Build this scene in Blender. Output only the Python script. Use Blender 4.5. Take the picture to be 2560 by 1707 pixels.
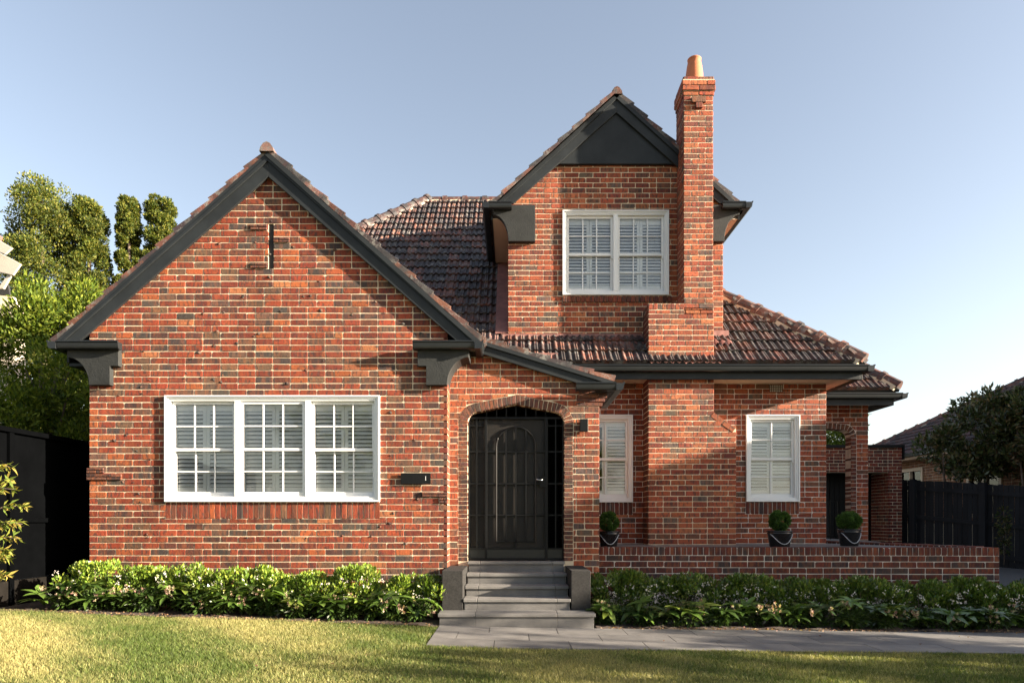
import bpy, math, random
import numpy as np
from mathutils import Vector, Matrix
from mathutils.geometry import tessellate_polygon
random.seed(7); R = math.radians
for o in list(bpy.data.objects): bpy.data.objects.remove(o)
SC = bpy.context.scene
COL = SC.collection

# ------------------------------------------------------------ camera
CY = -9.4; CZ = 1.34; F = 1711.0; HZ = 1298.0
cam = bpy.data.cameras.new('camera'); cam.lens = F / 2560 * 36; cam.sensor_width = 36
cam.shift_y = (HZ - 853.5) / 2560; cam.clip_start = 0.1; cam.clip_end = 3000
camo = bpy.data.objects.new('camera', cam); COL.objects.link(camo)
camo.location = (0, CY, CZ); camo.rotation_euler = (R(90), 0, 0); SC.camera = camo
# ------------------------------------------------------------ light
SUN_AZ = 77.0      # degrees from the street side (-Y) towards +X
SUN_EL = 15.5
W = bpy.data.worlds.new('World'); SC.world = W; W.use_nodes = True
wn = W.node_tree; bg = wn.nodes['Background']
sky = wn.nodes.new('ShaderNodeTexSky'); sky.sky_type = 'NISHITA'; sky.sun_disc = False
sky.sun_elevation = R(SUN_EL); sky.sun_rotation = R(180 - SUN_AZ)
sky.air_density = 1.0; sky.dust_density = 1.6; sky.ozone_density = 1.0; sky.altitude = 60
hsv = wn.nodes.new('ShaderNodeHueSaturation'); hsv.inputs['Saturation'].default_value = .76
wb = wn.nodes.new('ShaderNodeMix'); wb.data_type = 'RGBA'; wb.blend_type = 'MULTIPLY'; wb.inputs[0].default_value = 1; wb.inputs[7].default_value = (1.0, .955, .93, 1)
wn.links.new(sky.outputs[0], hsv.inputs['Color']); wn.links.new(hsv.outputs[0], wb.inputs[6]); wn.links.new(wb.outputs[2], bg.inputs[0]); bg.inputs[1].default_value = 0.060
sun = bpy.data.lights.new('sun', 'SUN'); sun.energy = 5.0; sun.angle = R(0.6); sun.color = (1.0, 0.86, 0.68)
suno = bpy.data.objects.new('sun', sun); COL.objects.link(suno)
SD = Vector((math.sin(R(SUN_AZ)) * math.cos(R(SUN_EL)), -math.cos(R(SUN_AZ)) * math.cos(R(SUN_EL)), math.sin(R(SUN_EL))))
suno.rotation_euler = SD.to_track_quat('Z', 'Y').to_euler()
VS = SC.view_settings
VS.view_transform = 'Standard'; VS.look = 'None'; VS.exposure = 2.45; VS.gamma = 1.0; VS.use_curve_mapping = False

def X(u, Y): return (u - 1280.0) / F * (Y - CY)
def Z(v, Y): return CZ + (HZ - v) / F * (Y - CY)
def gz(x, y=0.0):
    """height of the ground"""
    x = max(-9.0, min(9.0, x))
    z = -0.036 * x if x < 0 else -0.010 * x
    if y > 0: z += 0.036 * min(y, 12)
    return z

# ------------------------------------------------------------ materials
def newmat(name):
    m = bpy.data.materials.new(name); m.use_nodes = True
    nt = m.node_tree; b = nt.nodes['Principled BSDF']
    return m, nt, b
def N(nt, t, **kw):
    n = nt.nodes.new(t)
    for k, v in kw.items():
        if hasattr(n, k): setattr(n, k, v)
        else: n.inputs[k.replace('_', ' ')].default_value = v
    return n
def coords(nt, scale=(1, 1, 1), mode='Object'):
    if mode == 'pos':
        tc = nt.nodes.new('ShaderNodeNewGeometry'); out = tc.outputs['Position']
    else:
        tc = nt.nodes.new('ShaderNodeTexCoord'); out = tc.outputs[mode]
    mp = nt.nodes.new('ShaderNodeMapping'); mp.inputs['Scale'].default_value = scale
    nt.links.new(out, mp.inputs[0]); return mp.outputs[0]
def noise(nt, vec, scale, detail=4, rough=.6):
    n = nt.nodes.new('ShaderNodeTexNoise'); n.inputs['Scale'].default_value = scale
    n.inputs['Detail'].default_value = detail; n.inputs['Roughness'].default_value = rough
    nt.links.new(vec, n.inputs['Vector']); return n.outputs[0]
def ramp(nt, fac, stops):
    r = nt.nodes.new('ShaderNodeValToRGB'); e = r.color_ramp.elements
    while len(e) < len(stops): e.new(.5)
    for i, (p, c) in enumerate(stops):
        e[i].position = p; e[i].color = (c, c, c, 1) if not hasattr(c, '__len__') else (*c, 1)
    nt.links.new(fac, r.inputs[0]); return r.outputs[0]
def mix(nt, fac, a, b, mode='MIX'):
    n = nt.nodes.new('ShaderNodeMix'); n.data_type = 'RGBA'; n.blend_type = mode
    for s, v in ((n.inputs[0], fac), (n.inputs[6], a), (n.inputs[7], b)):
        if hasattr(v, 'is_linked') or isinstance(v, bpy.types.NodeSocket): nt.links.new(v, s)
        elif hasattr(v, '__len__'): s.default_value = (*v, 1) if len(v) == 3 else v
        else: s.default_value = v
    return n.outputs[2]
def bump(nt, b, h, strength, dist=.01):
    n = nt.nodes.new('ShaderNodeBump'); n.inputs['Strength'].default_value = strength; n.inputs['Distance'].default_value = dist
    nt.links.new(h, n.inputs['Height']); nt.links.new(n.outputs[0], b.inputs['Normal'])
def simple(name, col, rough=.6, var=.25, scale=6, bmp=.15, bscale=60, spec=.5, mode='pos', stretch=(1, 1, 1)):
    m, nt, b = newmat(name)
    v = coords(nt, stretch, mode)
    n1 = noise(nt, v, scale, 5)
    lo = tuple(c * (1 - var) for c in col); hi = tuple(min(1, c * (1 + var)) for c in col)
    c = ramp(nt, n1, [(.3, lo), (.7, hi)])
    nt.links.new(c, b.inputs['Base Color'])
    b.inputs['Roughness'].default_value = rough; b.inputs['Specular IOR Level'].default_value = spec
    n2 = noise(nt, v, bscale, 3)
    bump(nt, b, n2, bmp)
    return m
def attr(nt, name='tint'):
    a = nt.nodes.new('ShaderNodeAttribute'); a.attribute_name = name; return a.outputs['Color']

def brick_material():
    m, nt, b = newmat('fired_clay_brick'); t = attr(nt)
    off = nt.nodes.new('ShaderNodeVectorMath'); off.operation = 'SCALE'; off.inputs[3].default_value = 173; nt.links.new(t, off.inputs[0])
    def shifted(v_):
        a_ = nt.nodes.new('ShaderNodeVectorMath'); nt.links.new(v_, a_.inputs[0]); nt.links.new(off.outputs[0], a_.inputs[1]); return a_.outputs[0]
    v = shifted(coords(nt, (9, 9, 1.6), 'pos')); band = noise(nt, v, 2.2, 2, .5)          # kiln bands run across each brick
    c = mix(nt, ramp(nt, band, [(.45, 0), (.64, .45)]), t, (.27, .085, .033))
    v2 = shifted(coords(nt, (9, 9, 3), 'pos')); band2 = noise(nt, v2, 3.7, 2, .5)
    c = mix(nt, ramp(nt, band2, [(.50, 0), (.66, .75)]), c, (.040, .030, .028))
    p = coords(nt, (1, 1, 1), 'pos'); fine = noise(nt, p, 90, 6, .7)
    c = mix(nt, 1.0, c, ramp(nt, fine, [(.25, .62), (.75, 1.3)]), 'MULTIPLY')
    pit = noise(nt, p, 38, 3, .75); c = mix(nt, ramp(nt, pit, [(.62, 0), (.72, .7)]), c, (.03, .022, .02))
    big = noise(nt, coords(nt, (1, 1, .45), 'pos'), 1.3, 5); c = mix(nt, 1.0, c, ramp(nt, big, [(.3, .72), (.7, 1.16)]), 'MULTIPLY')
    nt.links.new(c, b.inputs['Base Color']); b.inputs['Roughness'].default_value = .82; b.inputs['Specular IOR Level'].default_value = .3
    h = mix(nt, .5, fine, pit); bump(nt, b, h, .8, .012)
    return m
M = {}
M['brick'] = brick_material()
M['mortar'] = simple('lime_mortar', (.56, .46, .33), .95, .16, 7, .5, 120, .2)
M['mortar_dark'] = simple('aged_mortar', (.52, .47, .41), .95, .3, 5, .5, 120, .2)
M['charcoal'] = simple('charcoal_paint', (.017, .020, .022), .5, .25, 3, .12, 25, .22)
M['gutter'] = simple('painted_gutter', (.013, .015, .0165), .32, .15, 3, .02, 30, .35)
M['render'] = simple('painted_render', (.022, .0235, .023), .65, .28, 4, .45, 50, .25)
M['white'] = simple('white_paint', (.66, .67, .67), .38, .03, 2, .0, 40)
M['slat'] = simple('shutter_white', (.85, .86, .86), .4, .03, 2, .02, 40)
M['soffit'] = simple('soffit_board', (.50, .40, .31), .6, .06, 2, .03, 40)
M['dark'] = simple('dark_interior', (.018, .018, .019), .9, .2, 2, 0, 40)  # near-black colour in place of the shade inside rooms and openings
M['black'] = simple('black_metal', (.006, .0065, .007), .42, .2, 4, .04, 60, .15)
M['bluestone'] = simple('bluestone', (.145, .138, .130), .7, .22, 3.5, .25, 150)
M['bluestone_dark'] = simple('dark_bluestone', (.115, .110, .105), .7, .22, 4, .25, 150)
M['pier'] = simple('rough_render', (.030, .029, .028), .9, .35, 40, 1.0, 130, .2)
M['lead'] = simple('painted_flashing', (.19, .085, .07), .6, .3, 6, .4, 25)
M['fence'] = simple('black_stained_timber', (.012, .013, .016), .75, .35, 5, .3, 60, .2, stretch=(1, 1, .15))
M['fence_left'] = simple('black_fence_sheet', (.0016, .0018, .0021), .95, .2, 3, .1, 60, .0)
M['soil'] = simple('soil', (.055, .036, .026), .95, .5, 9, 1.0, 40)
M['concrete'] = simple('exposed_aggregate', (.10, .10, .10), .85, .3, 60, .6, 140)
M['bark'] = simple('bark', (.10, .075, .055), .9, .35, 12, .8, 30)
M['plastic'] = simple('black_plastic', (.010, .010, .011), .22, .1, 3, .02, 30)
M['terracotta'] = simple('terracotta', (.40, .125, .05), .75, .12, 6, .2, 80)
M['cream'] = simple('cream_render', (.70, .60, .46), .85, .05, 3, .2, 60)
M['beige'] = simple('beige_paint', (.42, .38, .32), .6, .06, 3, .05, 60)
M['chrome'] = simple('brushed_metal', (.6, .6, .6), .25, .05, 3, .02, 60); M['chrome'].node_tree.nodes['Principled BSDF'].inputs['Metallic'].default_value = 1
M['joint'] = simple('path_joint', (.03, .028, .025), .95, .3, 5, .3, 60)
def tile_material(name='terracotta_tile', k=1.0):
    m, nt, b = newmat(name); t = attr(nt)
    p = coords(nt, (1, 1, 1), 'pos')
    fine = noise(nt, p, 60, 5, .7)
    c = mix(nt, 1.0, t, ramp(nt, fine, [(.25, .6), (.75, 1.35)]), 'MULTIPLY')
    li = noise(nt, p, 11, 5, .75); c = mix(nt, ramp(nt, li, [(.50, 0), (.62, .85 * k)]), c, (.30, .29, .26))
    dk = noise(nt, coords(nt, (1, 1, 1), 'pos'), 5.5, 5, .7); c = mix(nt, ramp(nt, dk, [(.44, 0), (.60, .9)]), c, (.020, .019, .021))
    nt.links.new(c, b.inputs['Base Color']); b.inputs['Roughness'].default_value = .62; b.inputs['Specular IOR Level'].default_value = .45
    bump(nt, b, fine, .5, .01); return m
M['tile'] = tile_material()
M['tile_far'] = tile_material('weathered_tile_far', .5)
def leaf_material(name, rough=.45, trans=.35, spec=.5):
    m, nt, b = newmat(name); t = attr(nt)
    b.inputs['Roughness'].default_value = rough; b.inputs['Specular IOR Level'].default_value = spec
    nt.links.new(t, b.inputs['Base Color'])
    tr = nt.nodes.new('ShaderNodeBsdfTranslucent')
    tc = mix(nt, 1.0, t, (1.25, 1.3, .6), 'MULTIPLY'); nt.links.new(tc, tr.inputs[0])
    mx = nt.nodes.new('ShaderNodeMixShader'); mx.inputs[0].default_value = trans
    nt.links.new(b.outputs[0], mx.inputs[1]); nt.links.new(tr.outputs[0], mx.inputs[2])
    nt.links.new(mx.outputs[0], nt.nodes['Material Output'].inputs[0]); return m
M['leaf'] = leaf_material('leaf', .6, .35, .2)
M['leaf_gloss'] = leaf_material('glossy_leaf', .3, .22, .6)
M['grass'] = leaf_material('grass_blade', .6, .3, .3)
M['petal'] = leaf_material('petal', .6, .3, .3)
def glass_material(name='window_glass', refl=1.0, tint=(.985, .99, .99)):
    m, nt, b = newmat(name)
    tr = nt.nodes.new('ShaderNodeBsdfTransparent'); tr.inputs[0].default_value = (*tint, 1)
    gl = nt.nodes.new('ShaderNodeBsdfGlossy'); gl.inputs['Roughness'].default_value = .02
    bn = nt.nodes.new('ShaderNodeBump'); bn.inputs['Strength'].default_value = .06; bn.inputs['Distance'].default_value = .05
    nt.links.new(noise(nt, coords(nt, (1, 1, 1), 'pos'), 2.5, 1), bn.inputs['Height']); nt.links.new(bn.outputs[0], gl.inputs['Normal'])
    fr = nt.nodes.new('ShaderNodeFresnel'); fr.inputs[0].default_value = 1.6
    mu = nt.nodes.new('ShaderNodeMath'); mu.operation = 'MULTIPLY'; mu.inputs[1].default_value = 1.15 * refl; mu.use_clamp = True
    nt.links.new(fr.outputs[0], mu.inputs[0])
    mx = nt.nodes.new('ShaderNodeMixShader'); nt.links.new(mu.outputs[0], mx.inputs[0])
    nt.links.new(tr.outputs[0], mx.inputs[1]); nt.links.new(gl.outputs[0], mx.inputs[2])
    nt.links.new(mx.outputs[0], nt.nodes['Material Output'].inputs[0]); return m
M['glass'] = glass_material()
def screen_material():
    m, nt, b = newmat('woven_security_mesh')
    b.inputs['Base Color'].default_value = (.020, .018, .016, 1); b.inputs['Roughness'].default_value = .5; b.inputs['Specular IOR Level'].default_value = .2
    tr = nt.nodes.new('ShaderNodeBsdfTransparent')
    mx = nt.nodes.new('ShaderNodeMixShader'); mx.inputs[0].default_value = .18
    nt.links.new(b.outputs[0], mx.inputs[1]); nt.links.new(tr.outputs[0], mx.inputs[2])
    nt.links.new(mx.outputs[0], nt.nodes['Material Output'].inputs[0]); return m
M['screen'] = screen_material()

# ------------------------------------------------------------ object helpers
def link(o, parent=None):
    COL.objects.link(o)
    if parent is not None: o.parent = parent
    return o
def tag(o, label=None, cat=None, group=None, kind=None):
    if label: o['label'] = label
    if cat: o['category'] = cat
    if group: o['group'] = group
    if kind: o['kind'] = kind
    return o
def thing(name, label, cat, loc=(0, 0, 0), group=None, rz=0):
    o = bpy.data.objects.new(name, None); o.empty_display_size = .2; o.location = loc; o.rotation_euler = (0, 0, rz)
    link(o); return tag(o, label, cat, group)
def copy_tree(o, loc=None, rz=None, label=None, scale=None, parent=None):
    c = o.copy(); COL.objects.link(c); c.parent = parent
    if loc is not None: c.location = loc
    if rz is not None: c.rotation_euler = (0, 0, rz)
    if scale is not None: c.scale = scale
    if label: c['label'] = label
    for ch in list(KIDS.get(o.name, [])):
        d = copy_tree(ch, parent=c)
        d.matrix_parent_inverse = ch.matrix_parent_inverse
    return c
KIDS = {}
class MB:
    def __init__(s): s.v = []; s.f = []; s.c = []
    def add(s, vs, fs, tint=None):
        n = len(s.v); s.v += [tuple(p) for p in vs]; s.f += [tuple(n + i for i in f) for f in fs]
        s.c += [tint or (1, 1, 1)] * len(vs); return s
    def box(s, x0, x1, y0, y1, z0, z1, t=None):
        vs = [(x, y, z) for x in (x0, x1) for y in (y0, y1) for z in (z0, z1)]
        return s.add(vs, [(0, 1, 3, 2), (4, 6, 7, 5), (0, 4, 5, 1), (2, 3, 7, 6), (0, 2, 6, 4), (1, 5, 7, 3)], t)
    def prism(s, pts, A, B, t=None):
        """pts: list of 3-D points of one end (from function A), B: the other end"""
        n = len(pts); vs = [A(*p) for p in pts] + [B(*p) for p in pts]
        fs = [tuple(range(n)), tuple(range(2 * n - 1, n - 1, -1))] + [(i, n + i, n + (i + 1) % n, (i + 1) % n) for i in range(n)]
        return s.add(vs, fs, t)
    def bar(s, a, b, w, h, t=None, up=(0, 0, 1)):
        a = Vector(a); b = Vector(b); d = (b - a).normalized(); u = Vector(up)
        if abs(d.dot(u)) > .98: u = Vector((0, 1, 0))
        sd = d.cross(u).normalized(); u = sd.cross(d)
        vs = [p + sd * (i * w / 2) + u * (j * h / 2) for p in (a, b) for i, j in ((-1, -1), (1, -1), (1, 1), (-1, 1))]
        return s.add(vs, [(3, 2, 1, 0), (4, 5, 6, 7)] + [(i, (i + 1) % 4, 4 + (i + 1) % 4, 4 + i) for i in range(4)], t)
    def tube(s, pts, rad, n=6, t=None):
        pts = [Vector(p) for p in pts]; rr = rad if hasattr(rad, '__len__') else [rad] * len(pts)
        vs = []; fs = []
        for i, p in enumerate(pts):
            d = (pts[min(i + 1, len(pts) - 1)] - pts[max(i - 1, 0)]).normalized()
            u = Vector((0, 0, 1)) if abs(d.z) < .9 else Vector((1, 0, 0))
            a = d.cross(u).normalized(); b = a.cross(d)
            vs += [p + (a * math.cos(2 * math.pi * k / n) + b * math.sin(2 * math.pi * k / n)) * rr[i] for k in range(n)]
        for i in range(len(pts) - 1):
            for k in range(n):
                fs.append((i * n + k, i * n + (k + 1) % n, (i + 1) * n + (k + 1) % n, (i + 1) * n + k))
        fs.append(tuple(range(n - 1, -1, -1))); fs.append(tuple((len(pts) - 1) * n + k for k in range(n)))
        return s.add(vs, fs, t)
    def lathe(s, prof, c=(0, 0, 0), n=28, t=None):
        vs = []; fs = []
        for r, z in prof:
            vs += [(c[0] + r * math.cos(2 * math.pi * k / n), c[1] + r * math.sin(2 * math.pi * k / n), c[2] + z) for k in range(n)]
        for i in range(len(prof) - 1):
            for k in range(n):
                fs.append((i * n + k, i * n + (k + 1) % n, (i + 1) * n + (k + 1) % n, (i + 1) * n + k))
        return s.add(vs, fs, t)
    def mesh(s, name, m, tint=False):
        me = bpy.data.meshes.new(name); me.from_pydata(s.v, [], s.f); me.materials.append(m)
        if tint:
            a = me.attributes.new('tint', 'FLOAT_COLOR', 'POINT')
            a.data.foreach_set('color', np.array([(*c, 1) for c in s.c], dtype=np.float32).ravel())
        me.update(); return me
    def build(s, name, m, parent=None, tint=False, bevel=0, smooth=False, kind=None, seg=2):
        me = s.mesh(name, m, tint); o = bpy.data.objects.new(name, me); link(o, parent)
        if smooth: me.polygons.foreach_set('use_smooth', [True] * len(me.polygons))
        if bevel:
            b = o.modifiers.new('bevel', 'BEVEL'); b.width = bevel; b.segments = seg; b.limit_method = 'ANGLE'
        if kind: o['kind'] = kind
        if parent is not None: KIDS.setdefault(parent.name, []).append(o)
        return o
def put(name, me, parent, loc=(0, 0, 0), mat=None, kind=None):
    o = bpy.data.objects.new(name, me); link(o, parent)
    if mat is not None: o.matrix_local = mat
    else: o.location = loc
    if kind: o['kind'] = kind
    if parent is not None: KIDS.setdefault(parent.name, []).append(o)
    return o

# ------------------------------------------------------------ brickwork
PAL = [((.245, .056, .028), 26), ((.310, .070, .032), 20), ((.185, .045, .028), 17), ((.135, .055, .038), 11), ((.37, .115, .040), 8),
       ((.068, .066, .060), 9), ((.14, .098, .065), 7), ((.42, .19, .08), 3), ((.085, .045, .038), 7)]
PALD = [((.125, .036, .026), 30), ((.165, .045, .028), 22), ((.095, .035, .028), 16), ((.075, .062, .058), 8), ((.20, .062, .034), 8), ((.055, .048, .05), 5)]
PALR = [((.34, .095, .045), 24), ((.40, .125, .055), 20), ((.25, .065, .038), 16), ((.20, .11, .072), 8), ((.46, .18, .08), 10), ((.13, .115, .095), 8), ((.18, .06, .042), 8)]
PALG = [((.17, .032, .022), 30), ((.13, .028, .022), 20), ((.22, .05, .025), 10), ((.07, .035, .03), 8)]
PALV = [((.16, .085, .062), 20), ((.11, .06, .05), 20), ((.17, .085, .055), 12), ((.06, .045, .04), 8)]
rb = random.Random(3); BK = .79
def tint(pal):
    c = rb.choices([p[0] for p in pal], [p[1] for p in pal])[0]; k = rb.uniform(.78, 1.2) * BK
    return (c[0] * k, c[1] * k * .80 * rb.uniform(.93, 1.07), c[2] * k * .78 * rb.uniform(.93, 1.07))
def frame(kind, at):
    """plane frames: point (u, v, d) with d outward"""
    if kind == 'front': return lambda u, v, d: (u, at - d, v)
    if kind == 'left': return lambda u, v, d: (at - d, u, v)      # faces -X
    if kind == 'right': return lambda u, v, d: (at + d, u, v)     # faces +X
def clip(poly, a, b, c):
    """keep a*u+b*v <= c"""
    out = []
    for i, p in enumerate(poly):
        q = poly[(i + 1) % len(poly)]; dp = a * p[0] + b * p[1] - c; dq = a * q[0] + b * q[1] - c
        if dp <= 0: out.append(p)
        if dp * dq < 0:
            t = dp / (dp - dq); out.append((p[0] + t * (q[0] - p[0]), p[1] + t * (q[1] - p[1])))
    return out
def area(poly): return abs(sum(p[0] * poly[(i + 1) % len(poly)][1] - poly[(i + 1) % len(poly)][0] * p[1] for i, p in enumerate(poly))) / 2
def brick_to(mb, poly, fr, t, back=-.012, front=.005, ch=.004, jit=.0022):
    front += rb.uniform(-.0018, .0028)
    poly = [(u + rb.uniform(-jit, jit), v + rb.uniform(-jit, jit)) for u, v in poly]
    if len(poly) == 4 and ch == .004:        # worn corners
        q = []
        for i in range(4):
            p, a, b = Vector(poly[i]), Vector(poly[i - 1]), Vector(poly[(i + 1) % 4])
            c = rb.uniform(.003, .011) if rb.random() > .12 else rb.uniform(.012, .022)
            la, lb = (a - p).length, (b - p).length
            q += [tuple(p + (a - p) * min(.4, c / la)), tuple(p + (b - p) * min(.4, c * rb.uniform(.6, 1.3) / lb))]
        poly = q
    n = len(poly); cu = sum(p[0] for p in poly) / n; cv = sum(p[1] for p in poly) / n
    w = max(p[0] for p in poly) - min(p[0] for p in poly); h = max(p[1] for p in poly) - min(p[1] for p in poly)
    ku = max(.3, 1 - 2 * ch / max(w, .005)); kv = max(.3, 1 - 2 * ch / max(h, .005))
    ins = [(cu + (u - cu) * ku, cv + (v - cv) * kv) for u, v in poly]
    tilt = rb.uniform(-.012, .012)
    vs = [fr(u, v, front + (v - cv) * tilt) for u, v in ins] + [fr(u, v, front - ch) for u, v in poly] + [fr(u, v, back) for u, v in poly]
    fs = [tuple(range(n))]
    for r_ in (0, 1):
        fs += [(r_ * n + i, (r_ + 1) * n + i, (r_ + 1) * n + (i + 1) % n, r_ * n + (i + 1) % n) for i in range(n)]
    mb.add(vs, fs, t)
CP = .0875; BL = .24; J = .0051; Z0 = .933      # course pitch, brick length with joint, half joint, datum course line
def subtract(r, h):
    u0, u1, v0, v1 = r; a0, a1, b0, b1 = h
    if a1 <= u0 or a0 >= u1 or b1 <= v0 or b0 >= v1: return [r]
    out = []
    if v0 < b0: out.append((u0, u1, v0, b0))
    if v1 > b1: out.append((u0, u1, b1, v1))
    w0 = max(v0, b0); w1 = min(v1, b1)
    if u0 < a0: out.append((u0, a0, w0, w1))
    if u1 > a1: out.append((a1, u1, w0, w1))
    return out
def courses(u0, u1, z0, z1, holes=(), planes=(), shift=0, heads=False, trim=None):
    """yields (polygon, full) for running bond"""
    k0 = math.floor((z0 - Z0) / CP); k1 = math.ceil((z1 - Z0) / CP)
    for k in range(k0, k1):
        va = max(z0, Z0 + k * CP); vb = min(z1, Z0 + (k + 1) * CP)
        if vb - va < .02: continue
        u = u0 - (BL / 2 if (k + shift) % 2 else 0)
        while u < u1 - .01:
            a = max(u, u0); b = min(u + BL, u1)
            if b < u1 and u1 - b < .05: b = u1
            L = BL
            if rb.random() < .05 and b - a > .2: L = BL / 2; b = a + L
            rects = [(a + (J if a > u0 else 0), b - (J if b < u1 else 0), va + J, vb - J)]
            for h in holes: rects = [q for r_ in rects for q in subtract(r_, h)]
            for r_ in rects:
                if r_[1] - r_[0] < .018 or r_[3] - r_[2] < .014: continue
                poly = [(r_[0], r_[2]), (r_[1], r_[2]), (r_[1], r_[3]), (r_[0], r_[3])]
                full = (r_[1] - r_[0] > BL - .012) and (r_[3] - r_[2] > CP - .012)
                if trim: poly, tr = trim(poly); full = full and not tr
                ar = area(poly) if len(poly) > 2 else 0
                for pl in planes:
                    if len(poly) > 2: poly = clip(poly, *pl)
                if len(poly) < 3 or area(poly) < .0006: continue
                yield poly, full and abs(area(poly) - ar) < 1e-6
            u = b if L != BL else u + BL
            if L != BL: u = b
def plate(name, outer, holes, fr, parent, m='mortar', back=-.10, kind=None):
    """a mortar-faced wall with openings; reveals included"""
    loops = [outer] + list(holes)
    tri = tessellate_polygon([[Vector((p[0], p[1], 0)) for p in l] for l in loops])
    flat = [p for l in loops for p in l]; mb = MB(); n = len(flat)
    vs = [fr(u, v, 0) for u, v in flat] + [fr(u, v, back) for u, v in flat]
    fs = [tuple(t) for t in tri] + [tuple(n + i for i in t) for t in tri]; o = 0
    for l in loops:
        k = len(l); fs += [(o + i, n + o + i, n + o + (i + 1) % k, o + (i + 1) % k) for i in range(k)]; o += k
    mb.add(vs, fs); return mb.build(name, M[m], parent, kind=kind)
def rect(u0, u1, v0, v1): return [(u0, v0), (u1, v0), (u1, v1), (u0, v1)]

house = thing('brick_house', 'two storey clinker brick house with white sash windows and tiled gable roofs', 'house', (-3, 3, 0))
house.location = (0, 0, 0)
STUFF = MB()                                   # all bricks past the 300 picked as parts
VAR = []
for i in range(26):
    mb = MB(); brick_to(mb, rect(-BL / 2 + J, BL / 2 - J, -CP / 2 + J, CP / 2 - J), frame('front', 0), tint(PAL)); VAR.append(mb.mesh('brick', M['brick'], True))
picked = [0]
def lay(parent, fr, gen, pal, single=None, jit=.0024):
    for poly, full in gen:
        if single and full and picked[0] < 300:
            cu = sum(p[0] for p in poly) / 4; cv = sum(p[1] for p in poly) / 4
            if single(cu, cv):
                put('brick', VAR[rb.randrange(len(VAR))], parent, fr(cu, cv, 0)); picked[0] += 1; continue
        brick_to(STUFF, poly, fr, tint(pal), jit=jit)

# ---- openings (x0, x1, z0, z1)
W1 = (X(413.7, 0), X(950, 0), Z(1254, 0), Z(989, 0))
YB = 2.24; YC = 1.78; YP = .34
W2 = (X(1447, YB), X(1581.5, YB), Z(1255, YB), Z(1036.8, YB))
W3 = (X(1864, YB), X(1998, YB), Z(1253.5, YB), Z(1037, YB))
W4 = (X(1406, YB), X(1671.5, YB), Z(738.7, YB), Z(527.4, YB))
SLIT = (X(671, 0), X(684.5, 0), Z(672.5, 0), Z(560, 0))
def inset(w, d): return (w[0] + d, w[1] - d, w[2] + d, w[3] - d)

# ---- front gable wall
GX0 = X(224, 0); GX1 = X(1118.5, 0); GXC = -3.32; GAP = Z(441, 0) + .05
SL = .891
fr0 = frame('front', 0)
gz1 = 3.62
outer = [(GX0, 0), (GX1, 0), (GX1, gz1), (GXC, GAP), (GX0, gz1)]
outer = [(GX0, -.1), (GX1, -.1), (GX1, GAP - SL * (GX1 - GXC) + .15), (GXC, GAP + .05), (GX0, GAP - SL * (GXC - GX0) + .15)]
s1 = (W1[0], W1[1], W1[2] - .235, W1[2])       # soldier course under the window
wall0 = plate('wall', outer, [rect(*inset(W1, .05)), rect(*SLIT)], fr0, house, back=-.22)
pl = [(-SL, 1, GAP - SL * GXC + .06), (SL, 1, GAP + SL * GXC + .06)]
lay(wall0, fr0, courses(GX0, GX1, .18, GAP + .1, [W1, s1, SLIT], pl), PAL, lambda u, v: 1.55 < v < 3.55)
def soldiers(parent, x0, x1, z0, z1, fr, pal, name='sill_brick', w=.0765, out=.006, kindmb=None):
    n = max(1, round((x1 - x0) / w)); w = (x1 - x0) / n
    for i in range(n):
        mb = MB(); brick_to(mb, rect(x0 + i * w + .004, x0 + (i + 1) * w - .004, z0 + .004, z1 - .004), fr, tint(pal), front=out)
        mb.build(name, M['brick'], parent, True)
soldiers(wall0, s1[0], s1[1], s1[2], s1[3], fr0, PAL)
mb = MB(); mb.box(SLIT[0] - .02, SLIT[1] + .02, .014, .06, SLIT[2] - .02, SLIT[3] + .02); mb.build('vent_backing', M['dark'], house)  # dark sheet close behind the face stands in for the slit's shade
# odd tiles and thin courses that stand proud here and there
def proud(fr, u0, u1, v0, v1, parent, n=2, out=.028, pal=PALV):
    h = (v1 - v0) / n
    for i in range(n):
        cut = rb.uniform(.3, .7) * (u1 - u0) + u0
        for a, b in ((u0, cut - .004), (cut + .004, u1)):
            mb = MB(); brick_to(mb, rect(a, b, v0 + i * h + .004, v0 + (i + 1) * h - .004), fr, tint(pal), front=out, back=-.005, ch=.003)
            mb.build('proud_tile', M['brick'], parent, True)
proud(fr0, X(627, 0), X(668, 0), Z(576.5, 0), Z(562, 0), wall0)
proud(fr0, X(685.5, 0), X(724, 0), Z(608, 0), Z(594, 0), wall0)
proud(fr0, X(628, 0), X(669, 0), Z(672, 0), Z(658, 0), wall0)
proud(fr0, X(219, 0), X(261, 0), Z(1183, 0), Z(1169, 0), wall0)
proud(fr0, X(219, 0), X(305, 0), Z(1200, 0), Z(1184, 0), wall0)
proud(fr0, X(1056, 0), X(1119, 0), Z(1242, 0), Z(1229, 0), wall0)
proud(fr0, X(1099, 0), X(1119, 0), Z(1258, 0), Z(1243, 0), wall0)
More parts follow.
